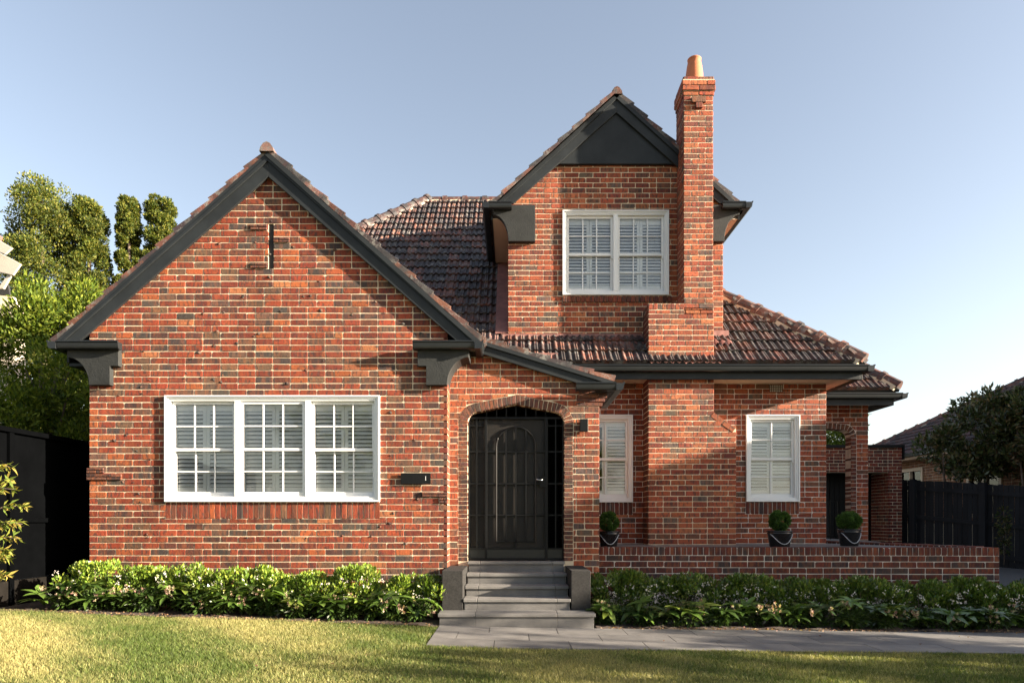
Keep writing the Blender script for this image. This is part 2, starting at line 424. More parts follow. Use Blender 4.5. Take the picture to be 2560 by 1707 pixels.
# clinker lumps
for i in range(150):
    u = rb.uniform(GX0 + .3, GX1 - .2); v = rb.uniform(1.0, 5.6)
    if v > GAP - SL * abs(u - GXC) - .25 or (W1[0] - .1 < u < W1[1] + .1 and s1[2] - .1 < v < W1[3] + .1): continue
    mb = MB(); k = 7; r0 = rb.uniform(.014, .036)
    vs = [(u, -rb.uniform(.012, .026), v)] + [(u + r0 * rb.uniform(.6, 1.5) * math.cos(6.28 * j / k), -.003, v + r0 * rb.uniform(.5, 1) * math.sin(6.28 * j / k)) for j in range(k)]
    STUFF.add(vs, [(0, 1 + j, 1 + (j + 1) % k) for j in range(k)], rb.choice([(.045, .04, .036), (.03, .027, .025), (.04, .035, .03), (.10, .09, .08)]))
# right flank of the gable (short return to the porch) and left flank
frR = frame('right', GX1); plate('wall', rect(0, .5, -.1, 3.9), [], frame('right', GX1 - .002), house, back=-.05)
lay(house, frR, courses(0, YP + .1, .18, 3.9), PALR)
plate('wall', rect(0.01, 8, -.1, 3.8), [], frame('left', GX0 + .001), house, back=-.05)
lay(house, frame('left', GX0), courses(0, 3.5, .25, 3.7), PAL)

# ---- porch wall with arch
frP = frame('front', YP)
PX0 = GX1; PX1 = X(1497.6, YP)
AXL = X(1169, YP); AXR = X(1411, YP); OXL = X(1147, YP); OXR = X(1433, YP); AXC = (AXL + AXR) / 2
ZS = Z(1041, YP); ZSH = Z(1029, YP); ZAP = Z(1010, YP); TH = .127
def arch_pts(xl, xr, grow=0):
    """tudor arch from left springing to right springing"""
    rr = .17; pts = []
    for i in range(7):
        a = math.pi - i / 6 * math.pi * .42
        pts.append((xl + rr + (rr + grow) * math.cos(a), ZS - .10 + (rr + grow) * math.sin(a)))
    pts.append((AXC, ZAP + grow * 1.02))
    return pts + [(2 * AXC - u, v) for u, v in reversed(pts[:-1])]
inner = arch_pts(AXL, AXR); outerA = arch_pts(AXL, AXR, TH)
ZB = Z(1402, YP)
hole = [(AXL, ZB - .02)] + [(AXL, ZS - .12)] + inner + [(AXR, ZS - .12), (AXR, ZB - .02)]
hole = hole[::-1]
conv = [(OXL, ZB), ] + [(p[0], p[1]) for p in outerA] + [(OXR, ZB)]
def trim_arch(poly):
    cu = sum(p[0] for p in poly) / len(poly); cv = sum(p[1] for p in poly) / len(poly)
    best = None
    for i in range(len(conv) - 1):
        p, q = conv[i], conv[i + 1]; a = -(q[1] - p[1]); b = (q[0] - p[0]); L = math.hypot(a, b); a /= L; b /= L
        d = a * cu + b * cv - (a * p[0] + b * p[1])
        if best is None or d > best[0]: best = (d, a, b, a * p[0] + b * p[1])
    d, a, b, c = best
    ds = [a * p[0] + b * p[1] - c for p in poly]
    if min(ds) > -.001: return poly, False
    if max(ds) < .012: return [], True
    return clip(poly, -a, -b, -c - .005), True
def porch_top(x): return 3.816 - .306 * (x + .42)
outP = [(PX0 - .02, -.1), (PX1, -.1), (PX1, porch_top(PX1) - .02), (-.42, 3.80), (PX0 - .02, 3.80)]
wallP = plate('wall', outP, [hole], frP, house, back=-.12)
lay(wallP, frP, courses(PX0, PX1, .18, 3.8, planes=[(.306, 1, porch_top(0) - .03)], shift=1, trim=trim_arch), PALR)
lay(house, frame('right', PX1 + .001), courses(YP, YB, .18, 3.2), PALD); plate('wall', rect(YP + .003, YB, -.1, 3.2), [], frame('right', PX1), house, back=-.1)  # same brick as the porch, darkened to cut its bounce onto the window
# voussoirs: jamb bullnose bricks, then ring
def quad_brick(parent, pts, fr, pal, name='arch_brick', front=.008, back=-.2, ch=.005):
    mb = MB(); brick_to(mb, pts, fr, tint(pal), back=back, front=front, ch=ch, jit=.0006); return mb.build(name, M['brick'], parent, True)
nj = int((ZS - .12 - ZB) / .0588); hj = (ZS - .10 - ZB) / nj
for i in range(nj):
    z0 = ZB + i * hj
    quad_brick(wallP, rect(OXL + .004, AXL, z0 + .004, z0 + hj - .004), frP, PALV)
    quad_brick(wallP, rect(AXR, OXR - .004, z0 + .004, z0 + hj - .004), frP, PALV)
def along(pts, t):
    """point at arclength fraction t"""
    L = [0]
    for i in range(len(pts) - 1): L.append(L[-1] + math.dist(pts[i], pts[i + 1]))
    s = t * L[-1]
    for i in range(len(pts) - 1):
        if s <= L[i + 1] + 1e-9:
            k = (s - L[i]) / max(1e-9, L[i + 1] - L[i]); return tuple(pts[i][j] + k * (pts[i + 1][j] - pts[i][j]) for j in (0, 1))
    return pts[-1]
def ring(parent, fr, inn, out, nseg, counts, pal):
    """inn/out polylines with equal point counts, counts bricks per segment"""
    for i, c in enumerate(counts):
        for j in range(c):
            a, b = j / c, (j + 1) / c
            lerp = lambda P, t: (P[i][0] + t * (P[i + 1][0] - P[i][0]), P[i][1] + t * (P[i + 1][1] - P[i][1]))
            g = .045 / max(1, 1); ga = (b - a) * .07
            quad_brick(parent, [lerp(inn, a + ga), lerp(inn, b - ga), lerp(out, b - ga), lerp(out, a + ga)], fr, pal)
cnt = [1, 1, 1, 1, 1, 1, 9, 9, 1, 1, 1, 1, 1, 1]
ring(wallP, frP, inner, outerA, 0, cnt, PALV)
# corbelled courses under the porch eave
for i, (u1, v0, v1) in enumerate([(1506, 1015, 1007), (1512, 1004, 996), (1517, 995, 986), (1517, 985, 978)]):
    mb = MB(); uu = X(1440 + i * 3, YP); ue = X(u1, YP)
    cut = rb.uniform(uu + .1, ue - .1)
    for a, b in ((uu, cut - .004), (cut + .004, ue)):
        m2 = MB(); m2.box(a, b, YP - .012 - i * .006, YP + .2, Z(v0, YP), Z(v1, YP), tint(PALV)); m2.build('corbel_brick', M['brick'], wallP, True, bevel=.003)

# ---- right wing wall, breast, upper wall
RX1 = X(2065, YB); ZSOF = 3.66
frB = frame('front', YB)
wallB = plate('wall', rect(.9, RX1, -.1, ZSOF + .1), [rect(*inset(W2, .04)), rect(*inset(W3, .04))], frB, house, m='mortar_dark', back=-.2)
s2 = (W2[0], W2[1], W2[2] - .215, W2[2]); s3 = (W3[0], W3[1], W3[2] - .215, W3[2])
vent = (X(1924, YB), X(1956, YB), Z(980, YB), Z(962, YB))
lay(wallB, frB, courses(.9, RX1, .7, ZSOF + .05, [W2, W3, s2, s3, vent], shift=0), PALR)
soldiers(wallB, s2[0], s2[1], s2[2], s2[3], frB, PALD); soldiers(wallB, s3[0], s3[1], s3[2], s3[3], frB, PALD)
plate('wall', rect(YB + .002, 9, -.1, ZSOF + .1), [], frame('right', RX1 - .002), house, m='mortar_dark', back=-.1)
lay(house, frame('right', RX1), courses(YB, 4.4, .7, ZSOF), PALR)
mb = MB()
for i in range(8): mb.box(vent[0] + i * (vent[1] - vent[0]) / 7 - .006, vent[0] + i * (vent[1] - vent[0]) / 7 + .006, YB - .004, YB + .02, vent[2], vent[3])
for i in range(5): mb.box(vent[0], vent[1], YB - .002, YB + .02, vent[2] + i * (vent[3] - vent[2]) / 4 - .006, vent[2] + i * (vent[3] - vent[2]) / 4 + .006)
mb.build('air_vent', simple('vent_grille', (.05, .03, .025), .8), wallB)
# chimney breast, lower part with sloped shoulder, then ledge, then stack
BX0 = X(1621.3, YC); BX1 = X(1783.9, YC); SX1 = X(1839.6, YC); ZA = Z(1030, YC); ZC2 = Z(1071.5, YC); ZL = Z(759, YC)
CX0 = X(1709.9, YC); CX1 = X(1782.2, YC); CZT = Z(192, YC)
chim = plate('chimney', [(BX0, -.1), (SX1, -.1), (SX1, ZC2), (BX1, ZA), (BX1, ZL), (BX0, ZL)], [], frame('front', YC), house, back=-.5)
frC = frame('front', YC)
ksh = (ZA - ZC2) / (SX1 - BX1)
def shoulder(poly):
    cu = sum(p[0] for p in poly) / len(poly); cv = sum(p[1] for p in poly) / len(poly)
    if cv < ZC2 - .03 or cu < BX1 - .2: return poly, False
    # everything right of the sloped line falls away
    a, b = ksh, 1.0; c = ZA + ksh * BX1 - .085
    ds = [a * p[0] + b * p[1] - c for p in poly]
    if max(ds) <= 0: return poly, False
    return clip(poly, a, b, c), True
lay(chim, frC, courses(BX0, BX1, .7, Z(960, YC) + .12, shift=0), PALR)
lay(chim, frC, courses(BX1, SX1, .7, ZA, shift=1, trim=shoulder), PALR)
d = Vector((SX1 - BX1, ZC2 - ZA)); L = d.length; d.normalize(); nn = Vector((d.y, -d.x))
if nn.y > 0: nn = -nn
for a, b in ((0.0, .48), (.5, .98)):
    p = Vector((BX1, ZA)) + d * (L * a); q = Vector((BX1, ZA)) + d * (L * b)
    quad_brick(chim, [tuple(p + nn * .082), tuple(q + nn * .082), tuple(q), tuple(p)], frC, [((.34, .13, .06), 1)], 'shoulder_brick', back=-.4)
lay(chim, frC, courses(BX0, BX1, 3.92, ZL - .105, shift=0), PALR)
soldiers(chim, BX0, CX0, ZL - .10, ZL, frC, PALR, 'ledge_brick', .075)
lay(chim, frC, courses(CX0, BX1, ZL - .105, ZL), PALR)
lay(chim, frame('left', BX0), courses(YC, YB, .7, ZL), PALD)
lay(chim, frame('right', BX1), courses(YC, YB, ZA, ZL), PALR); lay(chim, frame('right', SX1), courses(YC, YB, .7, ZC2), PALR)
YS = 2.29
st = MB(); st.box(CX0, CX1, YC, YS, ZL - .2, CZT - .02); st.build('chimney_core', M['mortar'], chim)
CT = Z(229, YC)                # underside of the cap
zz = Z0 + math.ceil((ZL - Z0) / CP) * CP
def ringbricks(z, e, k, hgt=CP, pal=PALR):
    """one course round the stack pushed out by e"""
    x0, x1, y0, y1 = CX0 - e, CX1 + e, YC - e, YS + e
    for fr, a, b, sh in ((frame('front', y0), x0, x1, k), (frame('left', x0), y0, y1, k + 1), (frame('right', x1), y0, y1, k + 1)):
        w = (b - a) / 2; cuts = [a, a + w, b] if sh % 2 else [a, a + w / 2, a + 1.5 * w, b]
        for i in range(len(cuts) - 1):
            brick_to(STUFF, rect(cuts[i] + (J if i else 0), cuts[i + 1] - (J if i < len(cuts) - 2 else 0), z + J, z + hgt - J), fr, tint(pal), back=-.03 - e)
z = ZL; k = 0
while z < CT - .26: ringbricks(z, 0, k); z += CP; k += 1
top = CZT; hh = (CT - z) / 3
for i in range(3): ringbricks(z, .0 if i < 2 else .012, k + i, hh); z += hh
h2 = (Z(203, YC) - CT) / 2
mb = MB(); mb.box(CX0 - .02, CX1 + .02, YC - .02, YS + .02, CT, CZT - .055); mb.build('chimney_core', M['mortar'], chim)
for i in range(2): ringbricks(CT + i * h2, .03, k + i, h2)
ringbricks(Z(203, YC), .008, k, CZT - Z(203, YC))
mb = MB(); mb.box(CX0, CX1, YC, YS, CZT - .05, CZT - .008); mb.build('chimney_core', M['mortar_dark'], chim)
for u0, u1, v0, v1 in ((1728, 1763, 259, 246), (1738, 1755, 273, 260)):
    mb = MB(); brick_to(mb, rect(X(u0, YC), X(u1, YC), Z(v0, YC), Z(v1, YC)), frC, tint(PALR), front=.045); mb.build('projecting_brick', M['brick'], chim, True)
mb = MB(); mb.lathe([(.142, -.02), (.146, .06), (.140, .20), (.122, .33), (.104, .415), (.112, .422), (.115, .440), (.107, .450), (.090, .450), (.088, .1)], ((CX0 + CX1) / 2, 2.03, CZT), 40)
mb.build('chimney_pot', M['terracotta'], chim, smooth=True)

UX0 = X(1270.7, YB); UX1 = X(1807, YB); UXC = 1.76; ZT = Z(413, YB); UZB = 4.2
UAP = 8.42
plate('wall', [(UX0, UZB - .6), (UX1, UZB - .6), (UX1, 6.9), (UXC, UAP), (UX0, 6.9)], [rect(*inset(W4, .04))], frB, house, back=-.2)
wallU = KIDS[house.name][-1]
s4 = (W4[0], W4[1] + .05, W4[2] - .125, W4[2] - .012)
lay(wallU, frB, courses(UX0, UX1, UZB, ZT, [W4, (W4[0], W4[1] + .05, W4[2] - .125, W4[2] + .02)], [(-.905, 1, UAP + .0 - .905 * UXC), (.905, 1, UAP + .905 * UXC)], shift=1), PALR)
soldiers(wallU, s4[0], s4[1], s4[2], s4[3], frB, PALD, 'sill_brick', .076, .035)
for fx, sgn in (('left', UX0), ('right', UX1)):
    plate('wall', rect(YB + .002, 7, UZB - .6, 6.7), [], frame(fx, sgn + (.002 if fx == 'left' else -.002)), house, back=-.05)
    lay(house, frame(fx, sgn), courses(YB, 7, UZB, 6.7), PALR)

# ---- side porch wing
YQ = 4.33; frQ = frame('front', YQ); QX1 = X(2170, YQ)
QXR = X(2126.8, YQ); QXL = QXR - 1.25; qs = Z(1089, YQ)
def qarch(g=0):
    rr = .16; pts = []
    for i in range(5):
        a = i / 4 * math.pi * .44; pts.append((QXR - rr + (rr + g) * math.cos(a), qs - .04 + (rr + g) * math.sin(a)))
    c = ((QXL + QXR) / 2, Z(1073, YQ) + .03 + g)
    return pts + [c] + [(2 * c[0] - p[0], p[1]) for p in reversed(pts)]
qi = qarch(); qo = qarch(.115)
wallQ = plate('wall', rect(RX1, QX1, -.1, 3.75), [[(QXR, .6), *qi, (QXL, .6)]], frQ, house, m='mortar_dark', back=-.22)
qconv = [(qo[0][0], .6)] + qo + [(qo[-1][0], .6)]
def trim_q(poly):
    cu = sum(p[0] for p in poly) / len(poly); cv = sum(p[1] for p in poly) / len(poly); best = None
    for i in range(len(qconv) - 1):
        p, q = qconv[i], qconv[i + 1]; a = (q[1] - p[1]); b = -(q[0] - p[0]); L = math.hypot(a, b)
        if L < 1e-6: continue
        a /= L; b /= L; d = a * cu + b * cv - (a * p[0] + b * p[1])
        if best is None or d > best[0]: best = (d, a, b, a * p[0] + b * p[1])
    d, a, b, c = best; ds = [a * p[0] + b * p[1] - c for p in poly]
    if min(ds) > -.001: return poly, False
    if max(ds) < .012: return [], True
    return clip(poly, -a, -b, -c - .005), True
lay(wallQ, frQ, courses(RX1, QX1, .7, 3.7, trim=trim_q), PALR)
cq = [1, 1, 1, 1, 6, 6, 1, 1, 1, 1]
ring(wallQ, frQ, qi, qo, 0, cq, PALV)
nq = 30; hq = (qs - .04 - .7) / nq
for i in range(nq):
    quad_brick(wallQ, rect(QXR, QXR + .11, .7 + i * hq + .004, .7 + (i + 1) * hq - .004), frQ, PALD, back=-.225)
    quad_brick(wallQ, rect(QXL - .11, QXL, .7 + i * hq + .004, .7 + (i + 1) * hq - .004), frQ, PALD, back=-.225)
lay(wallQ, frame('right', QX1 + .001), courses(YQ, YQ + .25, .7, 3.7), PALR)
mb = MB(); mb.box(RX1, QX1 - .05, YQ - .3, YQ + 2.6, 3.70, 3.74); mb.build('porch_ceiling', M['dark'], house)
mb = MB()
for i in range(9): mb.bar((5.5 + i * .16, YQ + .5, .93), (5.5 + i * .16, YQ + .5, 1.72), .014, .014)
mb.bar((5.4, YQ + .5, 1.73), (6.9, YQ + .5, 1.73), .03, .03); mb.bar((5.4, YQ + .5, 1.0), (6.9, YQ + .5, 1.0), .03, .02)
mb.build('railing', M['black'], house)

# ------------------------------------------------------------ roofs
TW, TL = .22, .32
TPAL = [((.125, .060, .041), 12), ((.175, .082, .054), 8), ((.066, .040, .036), 8), ((.038, .031, .032), 9), ((.18, .12, .095), 3)]
prof = [(0, .030), (.018, .036), (.036, .028), (.050, .008), (.088, .004), (.098, .022), (.112, .028), (.126, .022), (.138, .022), (.150, .028), (.163, .022), (.173, .004), (.198, .006), (.216, .028)]
def tile_shape(mb, t, fmap, lift=.040, wob=0):
    n = len(prof); L = TL + .05; rows = ((0, lift), (L, .0))
    vs = []
    for y, dz in rows:
        for x, z in prof: vs.append(fmap(x, y, z + dz + (wob if y == 0 else 0)))
    for x, z in prof: vs.append(fmap(x, 0, z + lift - .032 + wob))
    fs = [(i, i + 1, n + i + 1, n + i) for i in range(n - 1)] + [(2 * n + i, 2 * n + i + 1, i + 1, i) for i in range(n - 1)]
    b = len(vs); vs += [fmap(0, 0, -.01), fmap(0, L, -.01), fmap(.216, 0, -.01), fmap(.216, L, -.01)]
    fs += [(0, n, b + 1, b), (n - 1, b + 2, b + 3, 2 * n - 1), (b, b + 2, 2 * n + n - 1, 2 * n)]
    mb.add(vs, fs, t)
TVAR = []
for i in range(14):
    mb = MB(); tile_shape(mb, tint(TPAL), lambda x, y, z: (x - TW / 2, y, z)); TVAR.append(mb.mesh('roof_tile', M['tile'], True))
TST = MB(); tpick = [0]
def inside(poly, a, b):
    c = False; n = len(poly)
    for i in range(n):
        p, q = poly[i], poly[(i + 1) % n]
        if (p[1] > b) != (q[1] > b) and a < (q[0] - p[0]) * (b - p[1]) / (q[1] - p[1]) + p[0]: c = not c
    return c
def roof_face(parent, O, e, s, poly, single=None, slab=True, th=.06, a_off=0, limit=300, mb=None, slabmat='charcoal', pal=TPAL):
    O = Vector(O); e = Vector(e).normalized(); s = Vector(s).normalized(); n = e.cross(s)
    if n.z < 0: n = -n
    tgt = mb if mb is not None else TST
    if slab:
        m2 = MB(); k = len(poly); top_ = [O + e * a + s * b for a, b in poly]; bot = [p - n * th for p in top_]
        m2.add(top_ + bot, [tuple(range(k)), tuple(range(2 * k - 1, k - 1, -1))] + [(i, k + i, k + (i + 1) % k, (i + 1) % k) for i in range(k)])
        r = m2.build('roof', M[slabmat], parent)
    else: r = parent
    a0 = min(p[0] for p in poly); a1 = max(p[0] for p in poly); b0 = min(p[1] for p in poly); b1 = max(p[1] for p in poly)
    for j in range(int((b1 - b0) / TL) + 1):
        for i in range(int((a1 - a0) / TW) + 1):
            a = a0 + a_off + (i + .5) * TW; b = b0 + (j + .0) * TL
            if not inside(poly, a, b + TL * .5): continue
            sag = rb.uniform(-.004, .006)
            P = O + e * a + s * (b - .02 + rb.uniform(-.006, .006)) + n * .012
            if single and tpick[0] < limit and single(P):
                rot = Matrix((e, s, n)).transposed().to_4x4(); rot.translation = P
                rot = rot @ Matrix.Rotation(rb.uniform(-.012, .012), 4, 'Z') @ Matrix.Rotation(rb.uniform(-.008, .008), 4, 'Y')
                put('roof_tile', TVAR[rb.randrange(len(TVAR))], r, mat=rot); tpick[0] += 1
            else:
                tw = rb.uniform(-.01, .01)
                tile_shape(tgt, tint(pal), lambda x, y, z: P + e * (x - TW / 2 + y * tw) + s * y + n * z, wob=sag)
    return r
def ridge(parent, P, Q, n_up=(0, 0, 1), L=.40, rad=.115, m='tile', start=0, bed=True, name='ridge_tile'):
    P = Vector(P); Q = Vector(Q); d = (Q - P); D = d.length; d.normalize(); up = Vector(n_up); sd = d.cross(up).normalized(); up = sd.cross(d)
    k = max(1, round(D / L)); L = D / k
    mb = MB(); prof_ = [(-1, -.35), (-.86, .2), (-.45, .78), (0, .98), (.45, .78), (.86, .2), (1, -.35)]
    def sec(y, r): return [(x * r, y, z * r) for x, z in prof_]
    secs = [sec(-.03, rad * 1.0), sec(L * .80, rad * 1.02), sec(L * .80, rad * 1.2), sec(L + .02, rad * 1.24), sec(L + .02, rad * .9)]
    vs = [p for s_ in secs for p in s_]; q = len(prof_)
    fs = [(i * q + j, i * q + j + 1, (i + 1) * q + j + 1, (i + 1) * q + j) for i in range(len(secs) - 1) for j in range(q - 1)]
    fs.append(tuple(range(q))); fs.append(tuple(4 * q + j for j in range(q)))
    mb.add(vs, fs, tint(TPAL))
    me = mb.mesh(name, M[m], True)
    for i in range(k):
        rot = Matrix((sd, d, up)).transposed().to_4x4(); rot.translation = P + d * (i * L + start)
        rot = rot @ Matrix.Rotation(rb.uniform(-.02, .02), 4, 'X') @ Matrix.Rotation(rb.uniform(-.02, .02), 4, 'Z')
        put(name, me, parent, mat=rot)
    if bed:
        b = MB(); r = rad
        pts = [(-r * 1.25, -r * .95), (r * 1.25, -r * .95), (r * .8, .25 * r), (-r * .8, .25 * r)]
        vs = [p + sd * x + up * z_ for p in (P, Q) for x, z_ in pts]
        b.add(vs, [(0, 1, 2, 3), (7, 6, 5, 4)] + [(i, (i + 1) % 4, 4 + (i + 1) % 4, 4 + i) for i in range(4)]); b.build('mortar_bed', M['mortar'], parent)
# main hip roof: front slope
EY, EZ = 1.70, 3.875; TP = .966; sl = Vector((0, 1, TP)); sn = sl.length
RZ = 8.93; RY = EY + (RZ - EZ) / TP; bl = (RZ - EZ) / TP * sn
EXL, EXR = -7.6, 5.72; rxl = -2.035
kx = (RY - EY) / bl
hipr = 1.12
tb_ = (rxl + 5.9) / (rxl - EXL)
poly = [(1.7, 0), (EXR - EXL, 0), (EXR - EXL - (RY - EY) * hipr, bl), (rxl - EXL, bl), (1.7, bl * (1 - tb_))]
def vis(P):
    # tiles the street sees: left of the upper storey, in front of it, and the right hip
    u = 1280 + P.x / (P.y - CY) * F; v = HZ - (P.z - CZ) / (P.y - CY) * F
    if 880 < u < 1275 and v < 850:
        return v < 860 - .0 and (v < 700 or u > 1010 + (v - 700) * .9)
    if 1275 <= u <= 2150 and v > 750 and v < 912: return u > 1785 or P.y < 2.25
    return False
rmain = roof_face(house, (EXL, EY, EZ), (1, 0, 0), sl, poly, vis)
# left and right slopes of the main roof, plain tiles joined
Lr = Vector((1, 0, TP))
dY = (RY - EY)
xr = EXR - dY * hipr
roof_face(house, (EXR, EY, EZ), (0, 1, 0), Vector((xr - EXR, 0, RZ - EZ)), [(0, 0), (2 * dY, 0), (dY, (Vector((xr - EXR, 0, RZ - EZ))).length)])
Q0 = Vector((rxl, RY, RZ)); Q1 = Vector((EXL, EY, EZ))
Q1 = Q0.lerp(Q1, tb_)
ridge(rmain, Q1, Q0 + Vector((.04, 0, .03)), rad=.12)
ridge(rmain, Q0, (xr, RY, RZ), rad=.11, L=.46)
ridge(rmain, Vector((EXR - .02, EY + .02, EZ + .06)), (xr, RY, RZ + .06), rad=.12, L=.42)
# front gable roof
GY0 = -.12; gr = 6.33
tg = math.hypot(1, SL); Lg = 2.9
for sg in (-1, 1):
    O = (GXC + sg * Lg, GY0 if sg > 0 else 6.5, gr - SL * Lg)
    roof_face(house, O, (0, 1 * sg, 0), (-sg, 0, SL), [(0, 0), (6.6, 0), (6.6, Lg * tg), (0, Lg * tg)], lambda P: P.y < .02)
rg = KIDS[house.name][-1]
ridge(rg, (GXC, GY0 + .0, gr + .02), (GXC, 6.4, gr + .02), rad=.098, L=.42, bed=False)
# barge boards of the front gable
def barge(xc, zc, hl, slope, depth, y0, th, xend=None, mat='charcoal', mould=True):
    for sg in (-1, 1):
        L = hl if not hasattr(hl, '__len__') else hl[0 if sg < 0 else 1]
        pts = [(xc, zc), (xc + sg * L, zc - slope * L), (xc + sg * (L - depth * .9), zc - slope * L), (xc, zc - depth)]
        if sg > 0: pts = [(p[0] + .0005, p[1]) for p in pts]
        mb = MB(); mb.prism(pts, lambda a, b: (a, y0, b), lambda a, b: (a, y0 + th, b)); mb.build('barge_board', M[mat], house, bevel=.004)
        if mould:
            q = depth * .22
            pts = [(xc, zc + .004), (xc + sg * L, zc - slope * L + .004), (xc + sg * (L - q * .7), zc - slope * L + .004), (xc, zc - q)]
            if sg > 0: pts = [(p[0] + .0005, p[1]) for p in pts]
            mb = MB(); mb.prism(pts, lambda a, b: (a, y0 - .022, b), lambda a, b: (a, y0 - .001, b)); mb.build('barge_moulding', M[mat], house, bevel=.003)
barge(GXC, Z(394, -.08), 2.84, SL, .262, -.085, .04)
mb = MB()
for sg in (-1, 1):
    mb.prism([(GXC, gr - .07), (GXC + sg * 2.6, gr - .07 - SL * 2.6), (GXC + sg * 2.6, gr - .10 - SL * 2.6), (GXC, gr - .10)], lambda a, b: (a, -.043, b), lambda a, b: (a, .02, b))
mb.build('soffit', M['charcoal'], house)
# corbels (kneelers)
def corbel(sg, y0, th, pts, m='render'):
    mb = MB(); mb.prism(pts, lambda a, b: (a, y0, b), lambda a, b: (a, y0 + th, b)); return mb.build('corbel', M[m], house, bevel=.004)
def arc(p, q, n=10, k=1):
    """quarter-ellipse from p (horizontal tangent end) to q (vertical tangent end)"""
    return [(p[0] + (q[0] - p[0]) * math.sin(i / n * math.pi / 2) ** 1.0, q[1] + (p[1] - q[1]) * math.cos(i / n * math.pi / 2) ** 1.0) for i in range(n + 1)]
Yk = -.09
def K(u, v): return (X(u, Yk), Z(v, Yk))
a1 = arc(K(168, 893), K(222, 962), 12)
# concave quarter: starts level at the outer tip and turns down at the wall
a1 = [(K(168, 893)[0] + (K(222, 962)[0] - K(168, 893)[0]) * math.sin(t * math.pi / 24), K(222, 962)[1] + (K(168, 893)[1] - K(222, 962)[1]) * math.cos(t * math.pi / 24)) for t in range(13)]
corbel(-1, Yk, .11, [K(296, 866), K(296, 914.5), K(274.6, 914.5), K(274.6, 962)] + a1[::-1] + [K(166, 866)])
mir = lambda p: (2 * GXC - p[0], p[1])
corbel(1, Yk, .40, [mir(p) for p in ([K(296, 866), K(296, 914.5), K(274.6, 914.5), K(274.6, 962)] + a1[::-1] + [K(166, 866)])][::-1])
GP = [(0, 0), (.075, 0), (.095, .012), (.102, .035), (.108, .08), (.12, .092), (.12, .108), (.10, .108), (.098, .095), (0, .095)]
def gutter(p, q, out, name='gutter'):
    """quad gutter between p and q, profile grows along out"""
    p = Vector(p); q = Vector(q); out = Vector(out)
    mb = MB(); n = len(GP); vs = [c + out * a + Vector((0, 0, b)) for c in (p, q) for a, b in GP]
    mb.add(vs, [tuple(range(n)), tuple(range(2 * n - 1, n - 1, -1))] + [(i, (i + 1) % n, n + (i + 1) % n, n + i) for i in range(n)])
    return mb.build(name, M['gutter'], house)
zg = Z(871, -.2)
gutter((X(140, -.2), Yk - .002, zg), (X(294, -.2), Yk - .002, zg), (0, -1, 0)); gutter((X(137, -.2) + .01, Yk - .12, zg), (X(137, -.2) + .01, 6, zg), (-1, 0, 0))
gutter((mir((X(294, -.2), 0))[0], Yk - .002, zg), (mir((X(140, -.2), 0))[0], Yk - .002, zg), (0, -1, 0)); gutter((mir((X(137, -.2), 0))[0] - .01, Yk - .12, zg), (mir((X(137, -.2), 0))[0] - .01, YP + .05, zg), (1, 0, 0))
mb = MB(); mb.box(X(170, 0), GX0 + .01, .03, 6, 3.45, 3.49); mb.box(X(137, -.2) + .02, X(137, -.2) + .05, .02, 6, 3.5, 3.72); mb.build('eave_soffit', M['charcoal'], house)

# porch roof (runs on down from the gable to the right)
PY0 = .21
sp = .306
def PT(x): return 3.845 - sp * (x + .42)
Lp = (1.42 + .46); sq = math.hypot(1, sp)
rp = roof_face(house, (1.42, PY0, PT(1.42)), (0, 1, 0), (-1, 0, sp), [(0, 0), (1.62, 0), (1.62, Lp * sq), (0, Lp * sq)], lambda P: P.y < .5, th=.05)
mb = MB(); mb.prism([(-.5, PT(-.5) - .05), (1.18, PT(1.18) - .05), (1.18, PT(1.18) - .05 - .03), (1.02, PT(1.02) - .175), (-.5, PT(-.5) - .175)], lambda a, b: (a, PY0 + .03, b), lambda a, b: (a, PY0 + .07, b)); mb.build('barge_board', M['charcoal'], house, bevel=.004)
mb = MB(); mb.prism([(-.5, PT(-.5) - .06), (1.3, PT(1.3) - .06), (1.3, PT(1.3) - .09), (-.5, PT(-.5) - .09)], lambda a, b: (a, PY0 + .07, b), lambda a, b: (a, YP + .03, b)); mb.build('soffit', M['charcoal'], house)
zq = Z(976, PY0 - .05)
gutter((X(1441, .1), PY0, zq), (X(1541, .1), PY0, zq), (0, -1, 0)); gutter((X(1541, .1), PY0 - .11, zq), (X(1541, .1), 1.7, zq), (1, 0, 0))
mb = MB(); mb.box(1.2, 1.42, PY0 + .04, 1.7, zq - .002, zq + .012); mb.build('eave_soffit', M['charcoal'], house)
# main eave: gutter, fascia, soffit
gutter((.75, EY - .04, Z(929, 1.6)), (5.72, EY - .04, Z(929, 1.6)), (0, -1, 0))
gutter((5.70, EY - .15, Z(929, 1.6)), (5.70, 8, Z(929, 1.6)), (1, 0, 0))
zf0, zf1 = Z(949, EY), Z(929, EY) + .02
mb = MB(); mb.box(.75, 5.63, EY - .035, EY - .002, zf0, zf1); mb.box(5.63, 5.665, EY - .035, 8, zf0, zf1); mb.build('fascia', M['charcoal'], house, bevel=.003)
mb = MB(); mb.box(.75, 5.63, EY, YB + .02, ZSOF - .012, ZSOF); mb.box(RX1 - .01, 5.63, YB + .02, 8, ZSOF - .012, ZSOF)
for i in range(3): mb.box(RX1, 5.63, YB + .3 + i * 1.2, YB + .33 + i * 1.2, ZSOF - .018, ZSOF - .0125)
mb.build('soffit', M['soffit'], house)
